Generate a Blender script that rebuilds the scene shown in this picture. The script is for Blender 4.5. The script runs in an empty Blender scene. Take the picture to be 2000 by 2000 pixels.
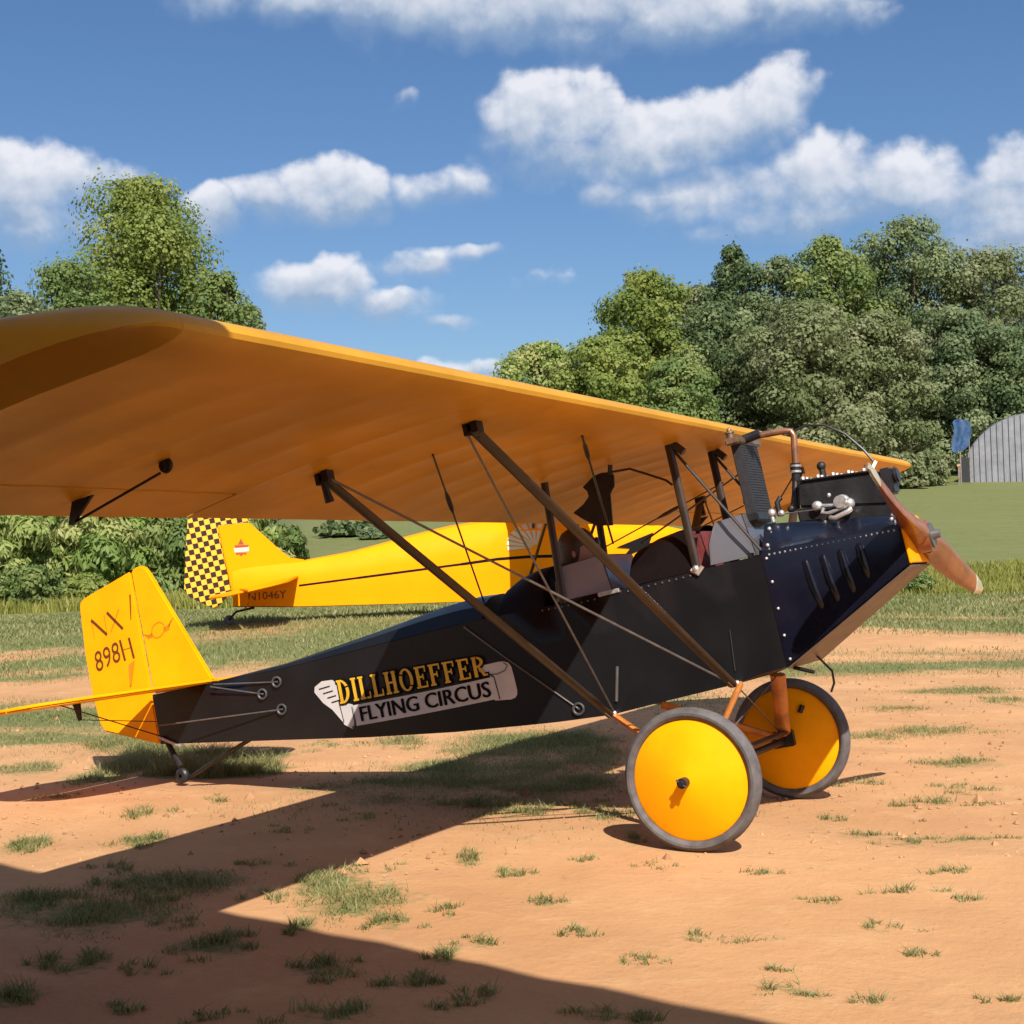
import bpy, bmesh, math, random
import numpy as np
from mathutils import Vector, Matrix
R = math.radians
random.seed(7)
rng = np.random.default_rng(11)
SC = bpy.context.scene
COL = SC.collection

# ------------------------------------------------------------------ camera
CAM = np.array([2.3944, -6.9743, 1.3672])
YAW, PITCH, ROLL = 0.4866, 0.0311, -0.0280
FWD = np.array([-math.sin(YAW) * math.cos(PITCH), math.cos(YAW) * math.cos(PITCH), math.sin(PITCH)])
RGT = np.array([math.cos(YAW), math.sin(YAW), 0.0])
UPV = np.cross(RGT, FWD)
RGT2 = RGT * math.cos(ROLL) + UPV * math.sin(ROLL)
UPV2 = -RGT * math.sin(ROLL) + UPV * math.cos(ROLL)
FPX = 2809.76                                   # focal length in photo pixels (2000 wide)
cd = bpy.data.cameras.new('camera')
cam = bpy.data.objects.new('camera', cd)
COL.objects.link(cam)
mw = Matrix.Identity(4)
for i in range(3):
    mw[i][0] = RGT2[i]; mw[i][1] = UPV2[i]; mw[i][2] = -FWD[i]; mw[i][3] = CAM[i]
cam.matrix_world = mw
cd.sensor_width = 36.0
cd.lens = FPX / 2000 * 36.0
cd.clip_start = 0.05
cd.clip_end = 6000
SC.camera = cam

# ------------------------------------------------------------------ light
SUN_TRAVEL = Vector((-0.67, 0.76, -1.0)).normalized()
SUN_EL = math.asin(-SUN_TRAVEL.z)
SUN_ROT = math.atan2(-SUN_TRAVEL.x, -SUN_TRAVEL.y)
sd = bpy.data.lights.new('sun', 'SUN')
sd.energy = 4.0
sd.angle = R(0.5)
sd.color = (1.0, 0.95, 0.87)
so = bpy.data.objects.new('sun', sd)
COL.objects.link(so)
so.rotation_euler = (-SUN_TRAVEL).to_track_quat('Z', 'Y').to_euler()
so.location = (10, -10, 20)
SC.view_settings.view_transform = 'Standard'
SC.view_settings.look = 'None'
SC.view_settings.exposure = 0.88
SC.view_settings.gamma = 1.0
SC.view_settings.use_curve_mapping = False

# ------------------------------------------------------------------ world: sky with clouds
W = bpy.data.worlds.new('World')
SC.world = W
W.use_nodes = True
nt = W.node_tree
nt.nodes.clear()
def N(tree, t, **kw):
    n = tree.nodes.new(t)
    for k, v in kw.items():
        setattr(n, k, v)
    return n
def lk(tree, a, b):
    tree.links.new(a, b)
def setin(tree, sock, v):
    if hasattr(v, 'is_linked') or hasattr(v, 'links'):
        tree.links.new(v, sock)
    else:
        sock.default_value = v
def mth(tree, op, a, b=None, c=None, clamp=False):
    n = tree.nodes.new('ShaderNodeMath'); n.operation = op; n.use_clamp = clamp
    setin(tree, n.inputs[0], a)
    if b is not None: setin(tree, n.inputs[1], b)
    if c is not None: setin(tree, n.inputs[2], c)
    return n.outputs[0]
def vmt(tree, op, a, b=None):
    n = tree.nodes.new('ShaderNodeVectorMath'); n.operation = op
    setin(tree, n.inputs[0], a)
    if b is not None: setin(tree, n.inputs[1], b)
    return n.outputs['Value'] if op in ('LENGTH', 'DOT_PRODUCT') else n.outputs[0]
def mixc(tree, f, a, b):
    n = tree.nodes.new('ShaderNodeMix'); n.data_type = 'RGBA'
    setin(tree, n.inputs[0], f); setin(tree, n.inputs[6], a); setin(tree, n.inputs[7], b)
    return n.outputs[2]
def sstep(tree, x, lo, hi):
    n = tree.nodes.new('ShaderNodeMapRange'); n.interpolation_type = 'SMOOTHSTEP'
    setin(tree, n.inputs[0], x); setin(tree, n.inputs[1], lo); setin(tree, n.inputs[2], hi)
    n.inputs[3].default_value = 0.0; n.inputs[4].default_value = 1.0
    return n.outputs[0]
sky = N(nt, 'ShaderNodeTexSky')
sky.sky_type = 'NISHITA'
sky.sun_disc = False
sky.sun_elevation = SUN_EL
sky.sun_rotation = SUN_ROT
sky.air_density = 1.0
sky.dust_density = 1.1
sky.ozone_density = 3.0
tc = N(nt, 'ShaderNodeTexCoord')
DIR = tc.outputs['Generated']
# azimuth (from the south-west bearing the field lies on) and elevation, both in degrees
fh = (-math.sin(YAW), math.cos(YAW), 0.0)
rh = (math.cos(YAW), math.sin(YAW), 0.0)
az = mth(nt, 'MULTIPLY', mth(nt, 'ARCTAN2', vmt(nt, 'DOT_PRODUCT', DIR, rh), vmt(nt, 'DOT_PRODUCT', DIR, fh)), 57.2958)
sx = N(nt, 'ShaderNodeSeparateXYZ'); lk(nt, DIR, sx.inputs[0])
el = mth(nt, 'MULTIPLY', mth(nt, 'ARCSINE', sx.outputs[2]), 57.2958)
cb = N(nt, 'ShaderNodeCombineXYZ')
lk(nt, az, cb.inputs[0]); lk(nt, el, cb.inputs[1])
AE = cb.outputs[0]
def noise(tree, vec, scale, detail=6, rough=0.55, lac=2.0):
    n = N(tree, 'ShaderNodeTexNoise')
    setin(tree, n.inputs['Vector'], vec)
    n.inputs['Scale'].default_value = scale
    n.inputs['Detail'].default_value = detail
    n.inputs['Roughness'].default_value = rough
    n.inputs['Lacunarity'].default_value = lac
    return n
warp = noise(nt, AE, 0.35, 3)
wv = vmt(nt, 'SUBTRACT', warp.outputs['Color'], (0.5, 0.5, 0.5))
wv = vmt(nt, 'MULTIPLY', wv, (2.6, 1.5, 0.0))
AEW = vmt(nt, 'ADD', AE, wv)
fb = noise(nt, AE, 0.46, 8, 0.52).outputs['Fac']
fb2 = noise(nt, vmt(nt, 'ADD', AE, (0.22, 0.42, 0.0)), 0.46, 8, 0.52).outputs['Fac']
def px2ae(x, y):
    v = FWD + (x - 1000) / FPX * RGT2 - (y - 1000) / FPX * UPV2
    v = v / np.linalg.norm(v)
    return (math.degrees(math.atan2(float(v @ np.array(rh)), float(v @ np.array(fh)))), math.degrees(math.asin(v[2])))
CLOUDS = [
    (560, -5, 230, 55, .95), (820, 5, 300, 85, 1), (1080, 5, 300, 100, 1), (1330, 20, 260, 78, .9), (1560, 22, 170, 60, .75), (1720, 35, 60, 22, .4),
    (1030, 235, 120, 90, 1), (1130, 240, 90, 95, 1), (1300, 270, 230, 80, 1), (1440, 240, 110, 75, 1), (1520, 210, 75, 80, 1), (1180, 310, 230, 60, .85),
    (1165, 382, 75, 34, .7), (1400, 375, 260, 65, .72), (1610, 345, 130, 85, .9), (1760, 365, 150, 80, .8), (1640, 415, 260, 50, .7), (1965, 330, 62, 62, 1), (1940, 395, 170, 70, .85),
    (1975, 470, 130, 48, 1),
    (55, 355, 190, 66, 1), (175, 350, 70, 40, .8), (60, 430, 220, 70, .55),
    (425, 415, 62, 46, 1), (520, 395, 90, 52, .8), (640, 385, 130, 66, 1), (700, 370, 60, 48, 1), (850, 372, 120, 42, .65),
    (600, 560, 105, 64, 1), (665, 555, 75, 58, 1), (760, 590, 120, 42, .8), (870, 622, 60, 18, .6),
    (820, 515, 95, 30, .75), (930, 497, 60, 20, .75),
    (778, 200, 24, 20, .35), (1065, 560, 55, 18, .12), (905, 735, 90, 36, .8), (1380, 450, 120, 30, .35)]
fmax = None; hs = None; ws = None
for (x, y, rx, ry, am) in CLOUDS:
    a0, e0 = px2ae(x, y)
    ra, re = rx * 1.12 / FPX * 57.3, ry * 1.12 / FPX * 57.3
    dv = vmt(nt, 'MULTIPLY', vmt(nt, 'SUBTRACT', AEW, (a0, e0 - 0.0, 0.0)), (1 / ra, 1 / re, 0.0))
    f = mth(nt, 'MULTIPLY', mth(nt, 'SUBTRACT', 1.0, vmt(nt, 'LENGTH', dv)), am)
    s2 = N(nt, 'ShaderNodeSeparateXYZ'); lk(nt, dv, s2.inputs[0])
    w = mth(nt, 'MAXIMUM', mth(nt, 'ADD', f, 0.15), 0.0)
    hw_ = mth(nt, 'MULTIPLY', w, s2.outputs[1])
    if fmax is None:
        fmax, hs, ws = f, hw_, w
    else:
        fmax = mth(nt, 'MAXIMUM', fmax, f); hs = mth(nt, 'ADD', hs, hw_); ws = mth(nt, 'ADD', ws, w)
# fair-weather cumulus over the unseen sky, made denser than in view for fill light
big = noise(nt, vmt(nt, 'MULTIPLY', DIR, (1.0, 1.0, 1.9)), 3.2, 4, 0.5).outputs['Fac']
fglob = mth(nt, 'MULTIPLY', mth(nt, 'SUBTRACT', big, 0.48), 4.0)
out = mth(nt, 'MAXIMUM', sstep(nt, mth(nt, 'ABSOLUTE', az), 20.0, 27.0), sstep(nt, el, 22.5, 28.0))
fglob = mth(nt, 'SUBTRACT', mth(nt, 'MULTIPLY', mth(nt, 'ADD', fglob, 1.0), out), 1.0)
field = mth(nt, 'MAXIMUM', fmax, fglob)
dens = mth(nt, 'ADD', field, mth(nt, 'MULTIPLY', mth(nt, 'SUBTRACT', fb, 0.5), 1.25))
relh = mth(nt, 'DIVIDE', hs, mth(nt, 'ADD', ws, 0.02))
wid = mth(nt, 'SUBTRACT', 0.90, mth(nt, 'MULTIPLY', mth(nt, 'ADD', relh, 0.30, clamp=True), 0.58))     # crisp tops, soft bases
mask = sstep(nt, dens, -0.04, wid)
mask = mth(nt, 'MULTIPLY', mask, sstep(nt, el, 0.0, 2.5))
bil = mth(nt, 'MULTIPLY', mth(nt, 'SUBTRACT', fb, fb2), 1.9)
lit = mth(nt, 'ADD', mth(nt, 'ADD', mth(nt, 'MULTIPLY', relh, 0.95), 0.42), bil, clamp=True)
SKYS = 0.074
ccol = mixc(nt, lit, (0.185 / SKYS, 0.245 / SKYS, 0.335 / SKYS, 1), (0.475 / SKYS, 0.48 / SKYS, 0.51 / SKYS, 1))
hsv = N(nt, 'ShaderNodeHueSaturation')
hsv.inputs['Saturation'].default_value = 1.18
hsv.inputs['Value'].default_value = 0.82
hsv.inputs['Hue'].default_value = 0.504
lk(nt, sky.outputs[0], hsv.inputs['Color'])
final = mixc(nt, mth(nt, 'MULTIPLY', mask, 0.93), hsv.outputs[0], ccol)
bg = N(nt, 'ShaderNodeBackground')
bg.inputs['Strength'].default_value = SKYS
lk(nt, final, bg.inputs['Color'])
wo = N(nt, 'ShaderNodeOutputWorld')
lk(nt, bg.outputs[0], wo.inputs[0])

# ------------------------------------------------------------------ materials
MATS = {}
def mat(name, col, rough=0.6, metal=0.0, spec=0.5, coat=0.0, var=0.0, vscale=8.0, bump=0.0, bscale=40.0, trans=0.0, alpha=1.0, coatr=0.1, var2=None):
    m = bpy.data.materials.new(name); m.use_nodes = True
    t = m.node_tree; b = t.nodes['Principled BSDF']
    c = (*col, 1.0)
    b.inputs['Base Color'].default_value = c
    b.inputs['Roughness'].default_value = rough
    b.inputs['Metallic'].default_value = metal
    b.inputs['Specular IOR Level'].default_value = spec
    b.inputs['Coat Weight'].default_value = coat
    b.inputs['Coat Roughness'].default_value = coatr
    b.inputs['Alpha'].default_value = alpha
    co = N(t, 'ShaderNodeTexCoord').outputs['Object']
    if var > 0:
        n = noise(t, co, vscale, 5, 0.6)
        c2 = tuple(x * (1 - var) for x in col) if var2 is None else var2
        c3 = tuple(min(1, x * (1 + var)) for x in col)
        fac = sstep(t, n.outputs['Fac'], 0.32, 0.68)
        lk(t, mixc(t, fac, (*c2, 1), (*c3, 1)), b.inputs['Base Color'])
    if var > 0 or bump > 0:
        n3 = noise(t, co, vscale * 2.3, 4, 0.6)
        lk(t, mth(t, 'ADD', mth(t, 'MULTIPLY', n3.outputs['Fac'], 0.18), rough - 0.09, clamp=True), b.inputs['Roughness'])
    if bump > 0:
        n2 = noise(t, co, bscale, 5, 0.6)
        bp = N(t, 'ShaderNodeBump'); bp.inputs['Strength'].default_value = bump; bp.inputs['Distance'].default_value = 0.01
        lk(t, n2.outputs['Fac'], bp.inputs['Height']); lk(t, bp.outputs[0], b.inputs['Normal'])
    if trans > 0:
        ou = t.nodes['Material Output']
        tr = N(t, 'ShaderNodeBsdfTranslucent'); tr.inputs['Color'].default_value = c
        if b.inputs['Base Color'].is_linked:
            lk(t, b.inputs['Base Color'].links[0].from_socket, tr.inputs['Color'])
        mx = N(t, 'ShaderNodeMixShader'); mx.inputs[0].default_value = trans
        lk(t, b.outputs[0], mx.inputs[1]); lk(t, tr.outputs[0], mx.inputs[2]); lk(t, mx.outputs[0], ou.inputs[0])
    MATS[name] = m
    return m
BLACK = mat('black_fabric', (0.0085, 0.0082, 0.0094), 0.36, spec=0.32, var=0.18, vscale=3.0, bump=0.05, bscale=9.0)
NAVY = mat('navy_black_paint', (0.0035, 0.004, 0.010), 0.26, spec=0.35, coat=0.12, var=0.2, vscale=5)
NAVYT = mat('navy_gloss_paint', (0.006, 0.008, 0.016), 0.2, spec=0.6, coat=0.7, var=0.2, vscale=5)
RINGM = mat('dull_grey_ring', (0.055, 0.05, 0.05), 0.5, var=0.2)
YELL = mat('yellow_dope', (0.96, 0.365, 0.001), 0.5, spec=0.12, var=0.07, vscale=3.5, bump=0.04, bscale=14)
WINGM = mat('wing_yellow_dope', (0.68, 0.34, 0.028), 0.4, spec=0.35, var=0.11, vscale=1.9, bump=0.05, bscale=10, trans=0.24)
YEL2 = mat('bright_yellow_paint', (0.92, 0.305, 0.0008), 0.55, spec=0.06, var=0.04, vscale=1.5)
TIRE = mat('grey_rubber', (0.105, 0.095, 0.095), 0.7, spec=0.3, var=0.25, vscale=14, bump=0.1, bscale=90)
WOOD = mat('orange_varnished_wood', (0.50, 0.17, 0.035), 0.38, coat=0.4, var=0.3, vscale=9)
PROPW = mat('propeller_wood', (0.24, 0.076, 0.022), 0.38, coat=0.25, var=0.25, vscale=8)
PTIP = mat('propeller_tip_metal', (0.72, 0.68, 0.50), 0.3, metal=0.6, var=0.1)
STRUT = mat('dark_brown_strut', (0.032, 0.02, 0.014), 0.42, var=0.3, vscale=10)
STEEL = mat('grey_steel_wire', (0.15, 0.135, 0.13), 0.4, metal=0.5, var=0.15, vscale=20)
DKST = mat('dark_steel', (0.02, 0.018, 0.018), 0.45, metal=0.3, var=0.3, vscale=15)
ALU = mat('cast_aluminium', (0.62, 0.60, 0.58), 0.38, metal=0.75, var=0.2, vscale=25, bump=0.2, bscale=60)
COPPER = mat('copper_pipe', (0.40, 0.19, 0.11), 0.35, metal=0.7, var=0.35, vscale=18)
BRASS = mat('brass_tank', (0.30, 0.21, 0.13), 0.35, metal=0.7, var=0.3, vscale=20)
GUNM = mat('engine_black', (0.022, 0.021, 0.023), 0.4, metal=0.2, var=0.3, vscale=12, bump=0.15, bscale=50)
RADM = mat('radiator_core', (0.032, 0.031, 0.034), 0.6, metal=0.2, var=0.2, vscale=30)
TANM = mat('tan_bounce_metal', (0.125, 0.08, 0.055), 0.45, metal=0.3, var=0.2, vscale=8)  # tan metal with the warm ground bounce put into its colour
CREAM = mat('banner_white', (0.62, 0.57, 0.55), 0.5, var=0.06, vscale=6)
INK = mat('black_ink', (0.007, 0.006, 0.006), 0.7, spec=0.1)
GOLD = mat('gold_letter_paint', (0.78, 0.42, 0.02), 0.42, var=0.15, vscale=9)
BROWNINK = mat('brown_lettering', (0.11, 0.032, 0.003), 0.5)
FAINT = mat('faint_emblem_and_shade', (0.56, 0.21, 0.004), 0.5)  # emblem paint, also used for the painted shade wedge on the rudder
REDSEAT = mat('red_leather', (0.17, 0.03, 0.028), 0.5, var=0.25, vscale=9, bump=0.2)
MAROON = mat('dark_maroon_leather', (0.0055, 0.0032, 0.0034), 0.55, spec=0.15, var=0.3, vscale=6, bump=0.15, bscale=25)
SKIN = mat('skin', (0.48, 0.25, 0.16), 0.55, var=0.08)
LEATH = mat('brown_leather', (0.06, 0.03, 0.016), 0.5, var=0.3, vscale=15)
JACK = mat('tan_jacket', (0.20, 0.135, 0.075), 0.7, var=0.2, vscale=12)
PINKW = mat('pink_white_paint', (0.75, 0.48, 0.42), 0.5)
CREAM2 = mat('pale_cream_paint', (0.60, 0.55, 0.36), 0.5, var=0.06)
BARK = mat('bark', (0.10, 0.075, 0.055), 0.9, var=0.35, vscale=6, bump=0.6, bscale=20)
GALV = mat('galvanised_sheet', (0.27, 0.27, 0.29), 0.5, metal=0.35, var=0.15, vscale=1.2)
DKDOOR = mat('dark_doorway', (0.02, 0.022, 0.026), 0.7, var=0.2)
TARP = mat('blue_tarpaulin', (0.03, 0.075, 0.17), 0.7, var=0.35, vscale=3, bump=0.3, bscale=6)
POLEM = mat('weathered_timber', (0.22, 0.18, 0.14), 0.85, var=0.25, vscale=4)
HANG = mat('hangar_steel', (0.16, 0.15, 0.145), 0.6, metal=0.2, var=0.2, vscale=2)

def glass_mat(name, tint, alpha):
    m = bpy.data.materials.new(name); m.use_nodes = True
    t = m.node_tree; b = t.nodes['Principled BSDF']; ou = t.nodes['Material Output']
    b.inputs['Base Color'].default_value = (*tint, 1); b.inputs['Roughness'].default_value = 0.12
    b.inputs['Specular IOR Level'].default_value = 0.7
    tr = N(t, 'ShaderNodeBsdfTransparent'); mx = N(t, 'ShaderNodeMixShader'); mx.inputs[0].default_value = alpha
    lk(t, tr.outputs[0], mx.inputs[1]); lk(t, b.outputs[0], mx.inputs[2]); lk(t, mx.outputs[0], ou.inputs[0])
    return m
GLASS2 = glass_mat('rear_screen_sky_tint', (0.27, 0.265, 0.31), 0.92)  # rear screen: sky reflection put into a paler tint
GLASS = glass_mat('scratched_windscreen', (0.115, 0.108, 0.118), 0.86)

def checker_mat():
    m = bpy.data.materials.new('checkered_paint'); m.use_nodes = True
    t = m.node_tree; b = t.nodes['Principled BSDF']
    co = N(t, 'ShaderNodeTexCoord').outputs['Object']
    mp = N(t, 'ShaderNodeMapping'); mp.inputs['Rotation'].default_value = (0, R(11.5), 0)
    mp.inputs['Location'].default_value = (0.02, 0.5, 0.03)
    lk(t, co, mp.inputs[0])
    fl = vmt(t, 'MULTIPLY', mp.outputs[0], (1, 0, 1))
    fl = vmt(t, 'ADD', fl, (0, 0.021, 0))
    ck = N(t, 'ShaderNodeTexChecker'); ck.inputs['Scale'].default_value = 1 / 0.088
    ck.inputs['Color1'].default_value = (0.02, 0.008, 0.004, 1); ck.inputs['Color2'].default_value = (0.85, 0.44, 0.03, 1)
    lk(t, fl, ck.inputs['Vector']); lk(t, ck.outputs[0], b.inputs['Base Color'])
    b.inputs['Roughness'].default_value = 0.42
    return m
CHECK = checker_mat()

def leaf_mat(name, c1, c2, c3, trans=0.35, nscale=0.35):
    m = bpy.data.materials.new(name); m.use_nodes = True
    t = m.node_tree; b = t.nodes['Principled BSDF']; ou = t.nodes['Material Output']
    co = N(t, 'ShaderNodeTexCoord').outputs['Object']
    n = noise(t, co, nscale, 3, 0.6)
    at = N(t, 'ShaderNodeAttribute'); at.attribute_name = 'tone'
    f = mth(t, 'ADD', mth(t, 'MULTIPLY', n.outputs['Fac'], 0.9), mth(t, 'MULTIPLY', at.outputs['Fac'], 0.75))
    rp = N(t, 'ShaderNodeValToRGB'); lk(t, f, rp.inputs[0])
    e = rp.color_ramp.elements
    e[0].position = 0.45; e[0].color = (*c1, 1); e[1].position = 1.2 if False else 1.0; e[1].color = (*c3, 1)
    k = e.new(0.75); k.color = (*c2, 1)
    lk(t, rp.outputs[0], b.inputs['Base Color'])
    b.inputs['Roughness'].default_value = 0.55; b.inputs['Specular IOR Level'].default_value = 0.3
    tr = N(t, 'ShaderNodeBsdfTranslucent'); lk(t, rp.outputs[0], tr.inputs['Color'])
    mx = N(t, 'ShaderNodeMixShader'); mx.inputs[0].default_value = trans
    lk(t, b.outputs[0], mx.inputs[1]); lk(t, tr.outputs[0], mx.inputs[2]); lk(t, mx.outputs[0], ou.inputs[0])
    return m
LF_YG = leaf_mat('leaves_yellow_green', (0.125, 0.176, 0.035), (0.206, 0.267, 0.056), (0.305, 0.341, 0.088), trans=0.5)
LF_MG = leaf_mat('leaves_mid_green', (0.108, 0.166, 0.050), (0.169, 0.238, 0.068), (0.270, 0.320, 0.103), trans=0.5)
LF_DG = leaf_mat('leaves_dark_green', (0.084, 0.134, 0.060), (0.141, 0.200, 0.082), (0.254, 0.304, 0.137), trans=0.5)
LF_OL = leaf_mat('leaves_olive', (0.129, 0.162, 0.065), (0.198, 0.234, 0.096), (0.306, 0.325, 0.172), trans=0.5)
LF_BG = leaf_mat('leaves_bluish_green', (0.106, 0.156, 0.071), (0.165, 0.222, 0.101), (0.282, 0.329, 0.166), trans=0.5)
LF_WL = leaf_mat('leaves_willow_green', (0.166, 0.250, 0.059), (0.281, 0.375, 0.095), (0.435, 0.450, 0.169), trans=0.5)
GRASS = leaf_mat('grass_blades', (0.135, 0.155, 0.045), (0.21, 0.225, 0.075), (0.36, 0.33, 0.15), trans=0.35, nscale=0.5)
WEEDM = leaf_mat('weed_blades', (0.19, 0.205, 0.035), (0.26, 0.27, 0.05), (0.34, 0.32, 0.09), trans=0.35, nscale=0.6)

# ------------------------------------------------------------------ mesh helpers
def obj(name, me, parent=None, m=None, label=None):
    o = bpy.data.objects.new(name, me); COL.objects.link(o)
    if parent is not None: o.parent = parent
    if m is not None and len(me.materials) == 0: me.materials.append(m)
    if label: o['label'] = label
    return o
def tag(o, label, cat, group=None):
    o['label'] = label; o['category'] = cat
    if group: o['group'] = group
    return o
def empty(name, loc=(0, 0, 0), rot=(0, 0, 0)):
    o = bpy.data.objects.new(name, None); COL.objects.link(o)
    o.location = loc; o.rotation_euler = rot; o.empty_display_size = 0.3
    return o
class MB:
    def __init__(s): s.v = []; s.f = []; s.sm = []
    def add(s, vs, fs, smooth=False):
        o = len(s.v); s.v += [tuple(map(float, v)) for v in vs]
        for f in fs: s.f.append(tuple(i + o for i in f)); s.sm.append(smooth)
        return s
    def box(s, c, d, rot=None):
        vs = [Vector((x * d[0] / 2, y * d[1] / 2, z * d[2] / 2)) for x in (-1, 1) for y in (-1, 1) for z in (-1, 1)]
        if rot is not None: vs = [rot @ v for v in vs]
        c = Vector(c)
        return s.add([v + c for v in vs], [(0, 1, 3, 2), (4, 6, 7, 5), (0, 4, 5, 1), (2, 3, 7, 6), (0, 2, 6, 4), (1, 5, 7, 3)])
    def tube(s, pts, r, n=8, cap=True, flat=None):
        pts = [Vector(p) for p in pts]; k = len(pts)
        rs = [r] * k if not isinstance(r, (list, tuple)) else r
        up = None; vs = []
        for i, p in enumerate(pts):
            d = (pts[min(i + 1, k - 1)] - pts[max(i - 1, 0)]).normalized()
            if up is None: up = Vector((0, 0, 1)) if abs(d.z) < .9 else Vector((1, 0, 0))
            if flat is not None: up = Vector(flat)
            a = d.cross(up).normalized(); b = a.cross(d).normalized(); up = b
            ra, rb = (rs[i], rs[i]) if not isinstance(rs[i], tuple) else rs[i]
            for j in range(n):
                t = 2 * math.pi * j / n
                vs.append(p + a * math.cos(t) * ra + b * math.sin(t) * rb)
        fs = [(i * n + j, i * n + (j + 1) % n, (i + 1) * n + (j + 1) % n, (i + 1) * n + j) for i in range(k - 1) for j in range(n)]
        if cap: fs += [tuple(range(n - 1, -1, -1)), tuple((k - 1) * n + j for j in range(n))]
        return s.add(vs, fs, True)
    def prism(s, poly, y0, y1, axis='y'):
        n = len(poly)
        def P(a, b, t): return (a, t, b) if axis == 'y' else ((a, b, t) if axis == 'z' else (t, a, b))
        vs = [P(a, b, y0) for a, b in poly] + [P(a, b, y1) for a, b in poly]
        fs = [tuple(range(n)), tuple(range(2 * n - 1, n - 1, -1))] + [(i, i + n, (i + 1) % n + n, (i + 1) % n) for i in range(n)]
        return s.add(vs, fs)
    def loft(s, secs, closed=True, caps=True, smooth=True):
        k = len(secs); n = len(secs[0]); vs = [v for q in secs for v in q]
        m = n if closed else n - 1
        fs = [(i * n + j, i * n + (j + 1) % n, (i + 1) * n + (j + 1) % n, (i + 1) * n + j) for i in range(k - 1) for j in range(m)]
        if caps: fs += [tuple(range(n - 1, -1, -1)), tuple((k - 1) * n + j for j in range(n))]
        return s.add(vs, fs, smooth)
    def lathe(s, prof, c, axis='y', n=48, cap=False):
        c = Vector(c); vs = []
        for (r, h) in prof:
            for j in range(n):
                t = 2 * math.pi * j / n; a, b = r * math.cos(t), r * math.sin(t)
                vs.append(c + (Vector((a, h, b)) if axis == 'y' else Vector((h, a, b)) if axis == 'x' else Vector((a, b, h))))
        k = len(prof)
        fs = [(i * n + j, i * n + (j + 1) % n, (i + 1) * n + (j + 1) % n, (i + 1) * n + j) for i in range(k - 1) for j in range(n)]
        if cap: fs += [tuple(range(n - 1, -1, -1)), tuple((k - 1) * n + j for j in range(n))]
        return s.add(vs, fs, True)
    def sphere(s, c, r, n=8, k=5, sc=(1, 1, 1)):
        c = Vector(c); prof = [math.pi * i / k for i in range(k + 1)]; vs = []; fs = []
        for t in prof:
            for j in range(n):
                a = 2 * math.pi * j / n
                vs.append(c + Vector((r * sc[0] * math.sin(t) * math.cos(a), r * sc[1] * math.sin(t) * math.sin(a), r * sc[2] * math.cos(t))))
        for i in range(k):
            for j in range(n): fs.append((i * n + j, (i + 1) * n + j, (i + 1) * n + (j + 1) % n, i * n + (j + 1) % n))
        return s.add(vs, fs, True)
    def mesh(s, name, bevel=0.0, ang=40):
        me = bpy.data.meshes.new(name); me.from_pydata(s.v, [], s.f); 
        bm = bmesh.new(); bm.from_mesh(me)
        bmesh.ops.remove_doubles(bm, verts=bm.verts, dist=1e-5)
        bmesh.ops.recalc_face_normals(bm, faces=bm.faces)
        if bevel > 0:
            ed = [e for e in bm.edges if len(e.link_faces) == 2 and e.calc_face_angle(0) > R(35)]
            bmesh.ops.bevel(bm, geom=ed, offset=bevel, segments=2, affect='EDGES', clamp_overlap=True)
        bm.to_mesh(me); bm.free()
        me.polygons.foreach_set('use_smooth', [True] * len(me.polygons))
        me.set_sharp_from_angle(angle=R(ang))
        return me
    def build(s, name, m, parent=None, bevel=0.0, label=None, ang=40):
        return obj(name, s.mesh(name, bevel, ang), parent, m, label)
def leafmesh(name, V, F, tone, m):
    """V (n,3), F (k,4) quads, tone per vertex"""
    me = bpy.data.meshes.new(name)
    V = np.asarray(V, np.float32); F = np.asarray(F, np.int32)
    me.vertices.add(len(V)); me.vertices.foreach_set('co', V.ravel())
    k = F.shape[1]
    me.loops.add(F.size); me.loops.foreach_set('vertex_index', F.ravel())
    me.polygons.add(len(F)); me.polygons.foreach_set('loop_start', np.arange(0, F.size, k, dtype=np.int32))
    me.polygons.foreach_set('loop_total', np.full(len(F), k, np.int32))
    a = me.attributes.new('tone', 'FLOAT', 'POINT'); a.data.foreach_set('value', np.asarray(tone, np.float32))
    me.update(calc_edges=True); me.materials.append(m)
    return me
def lerp(xs, ys, x): return float(np.interp(x, xs, ys))

# ------------------------------------------------------------------ terrain
FH = np.array([-math.sin(YAW), math.cos(YAW)]); RH = np.array([math.cos(YAW), math.sin(YAW)])
def sst(x, a, b):
    t = np.clip((x - a) / (b - a), 0, 1); return t * t * (3 - 2 * t)
def terrain(X, Y):
    X = np.asarray(X, float); Y = np.asarray(Y, float)
    q = (X - CAM[0]) * FH[0] + (Y - CAM[1]) * FH[1]
    L = (X - CAM[0]) * RH[0] + (Y - CAM[1]) * RH[1]
    h = 0.40 * np.exp(-(((X + 10.5) / 7.5) ** 2 + ((Y - 14.5) / 6.0) ** 2) ** 1.5)
    ramp = np.where(q > 38, (q - 38) - 4 * (1 - np.exp(-np.clip(q - 38, 0, 999) / 4)), 0)
    ramp = np.minimum(ramp, 92 + 0.25 * np.clip(ramp - 92, 0, 200))
    h = h + 0.094 * ramp * sst(L / np.maximum(q, 1), -0.21, -0.14)
    h = h + 0.10 * sst(q, 20, 45)
    h = h + 0.55 * sst(q, 37.2, 40.2) * sst(L, 3, 8)
    return h
def th(x, y): return float(terrain(x, y))
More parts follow.
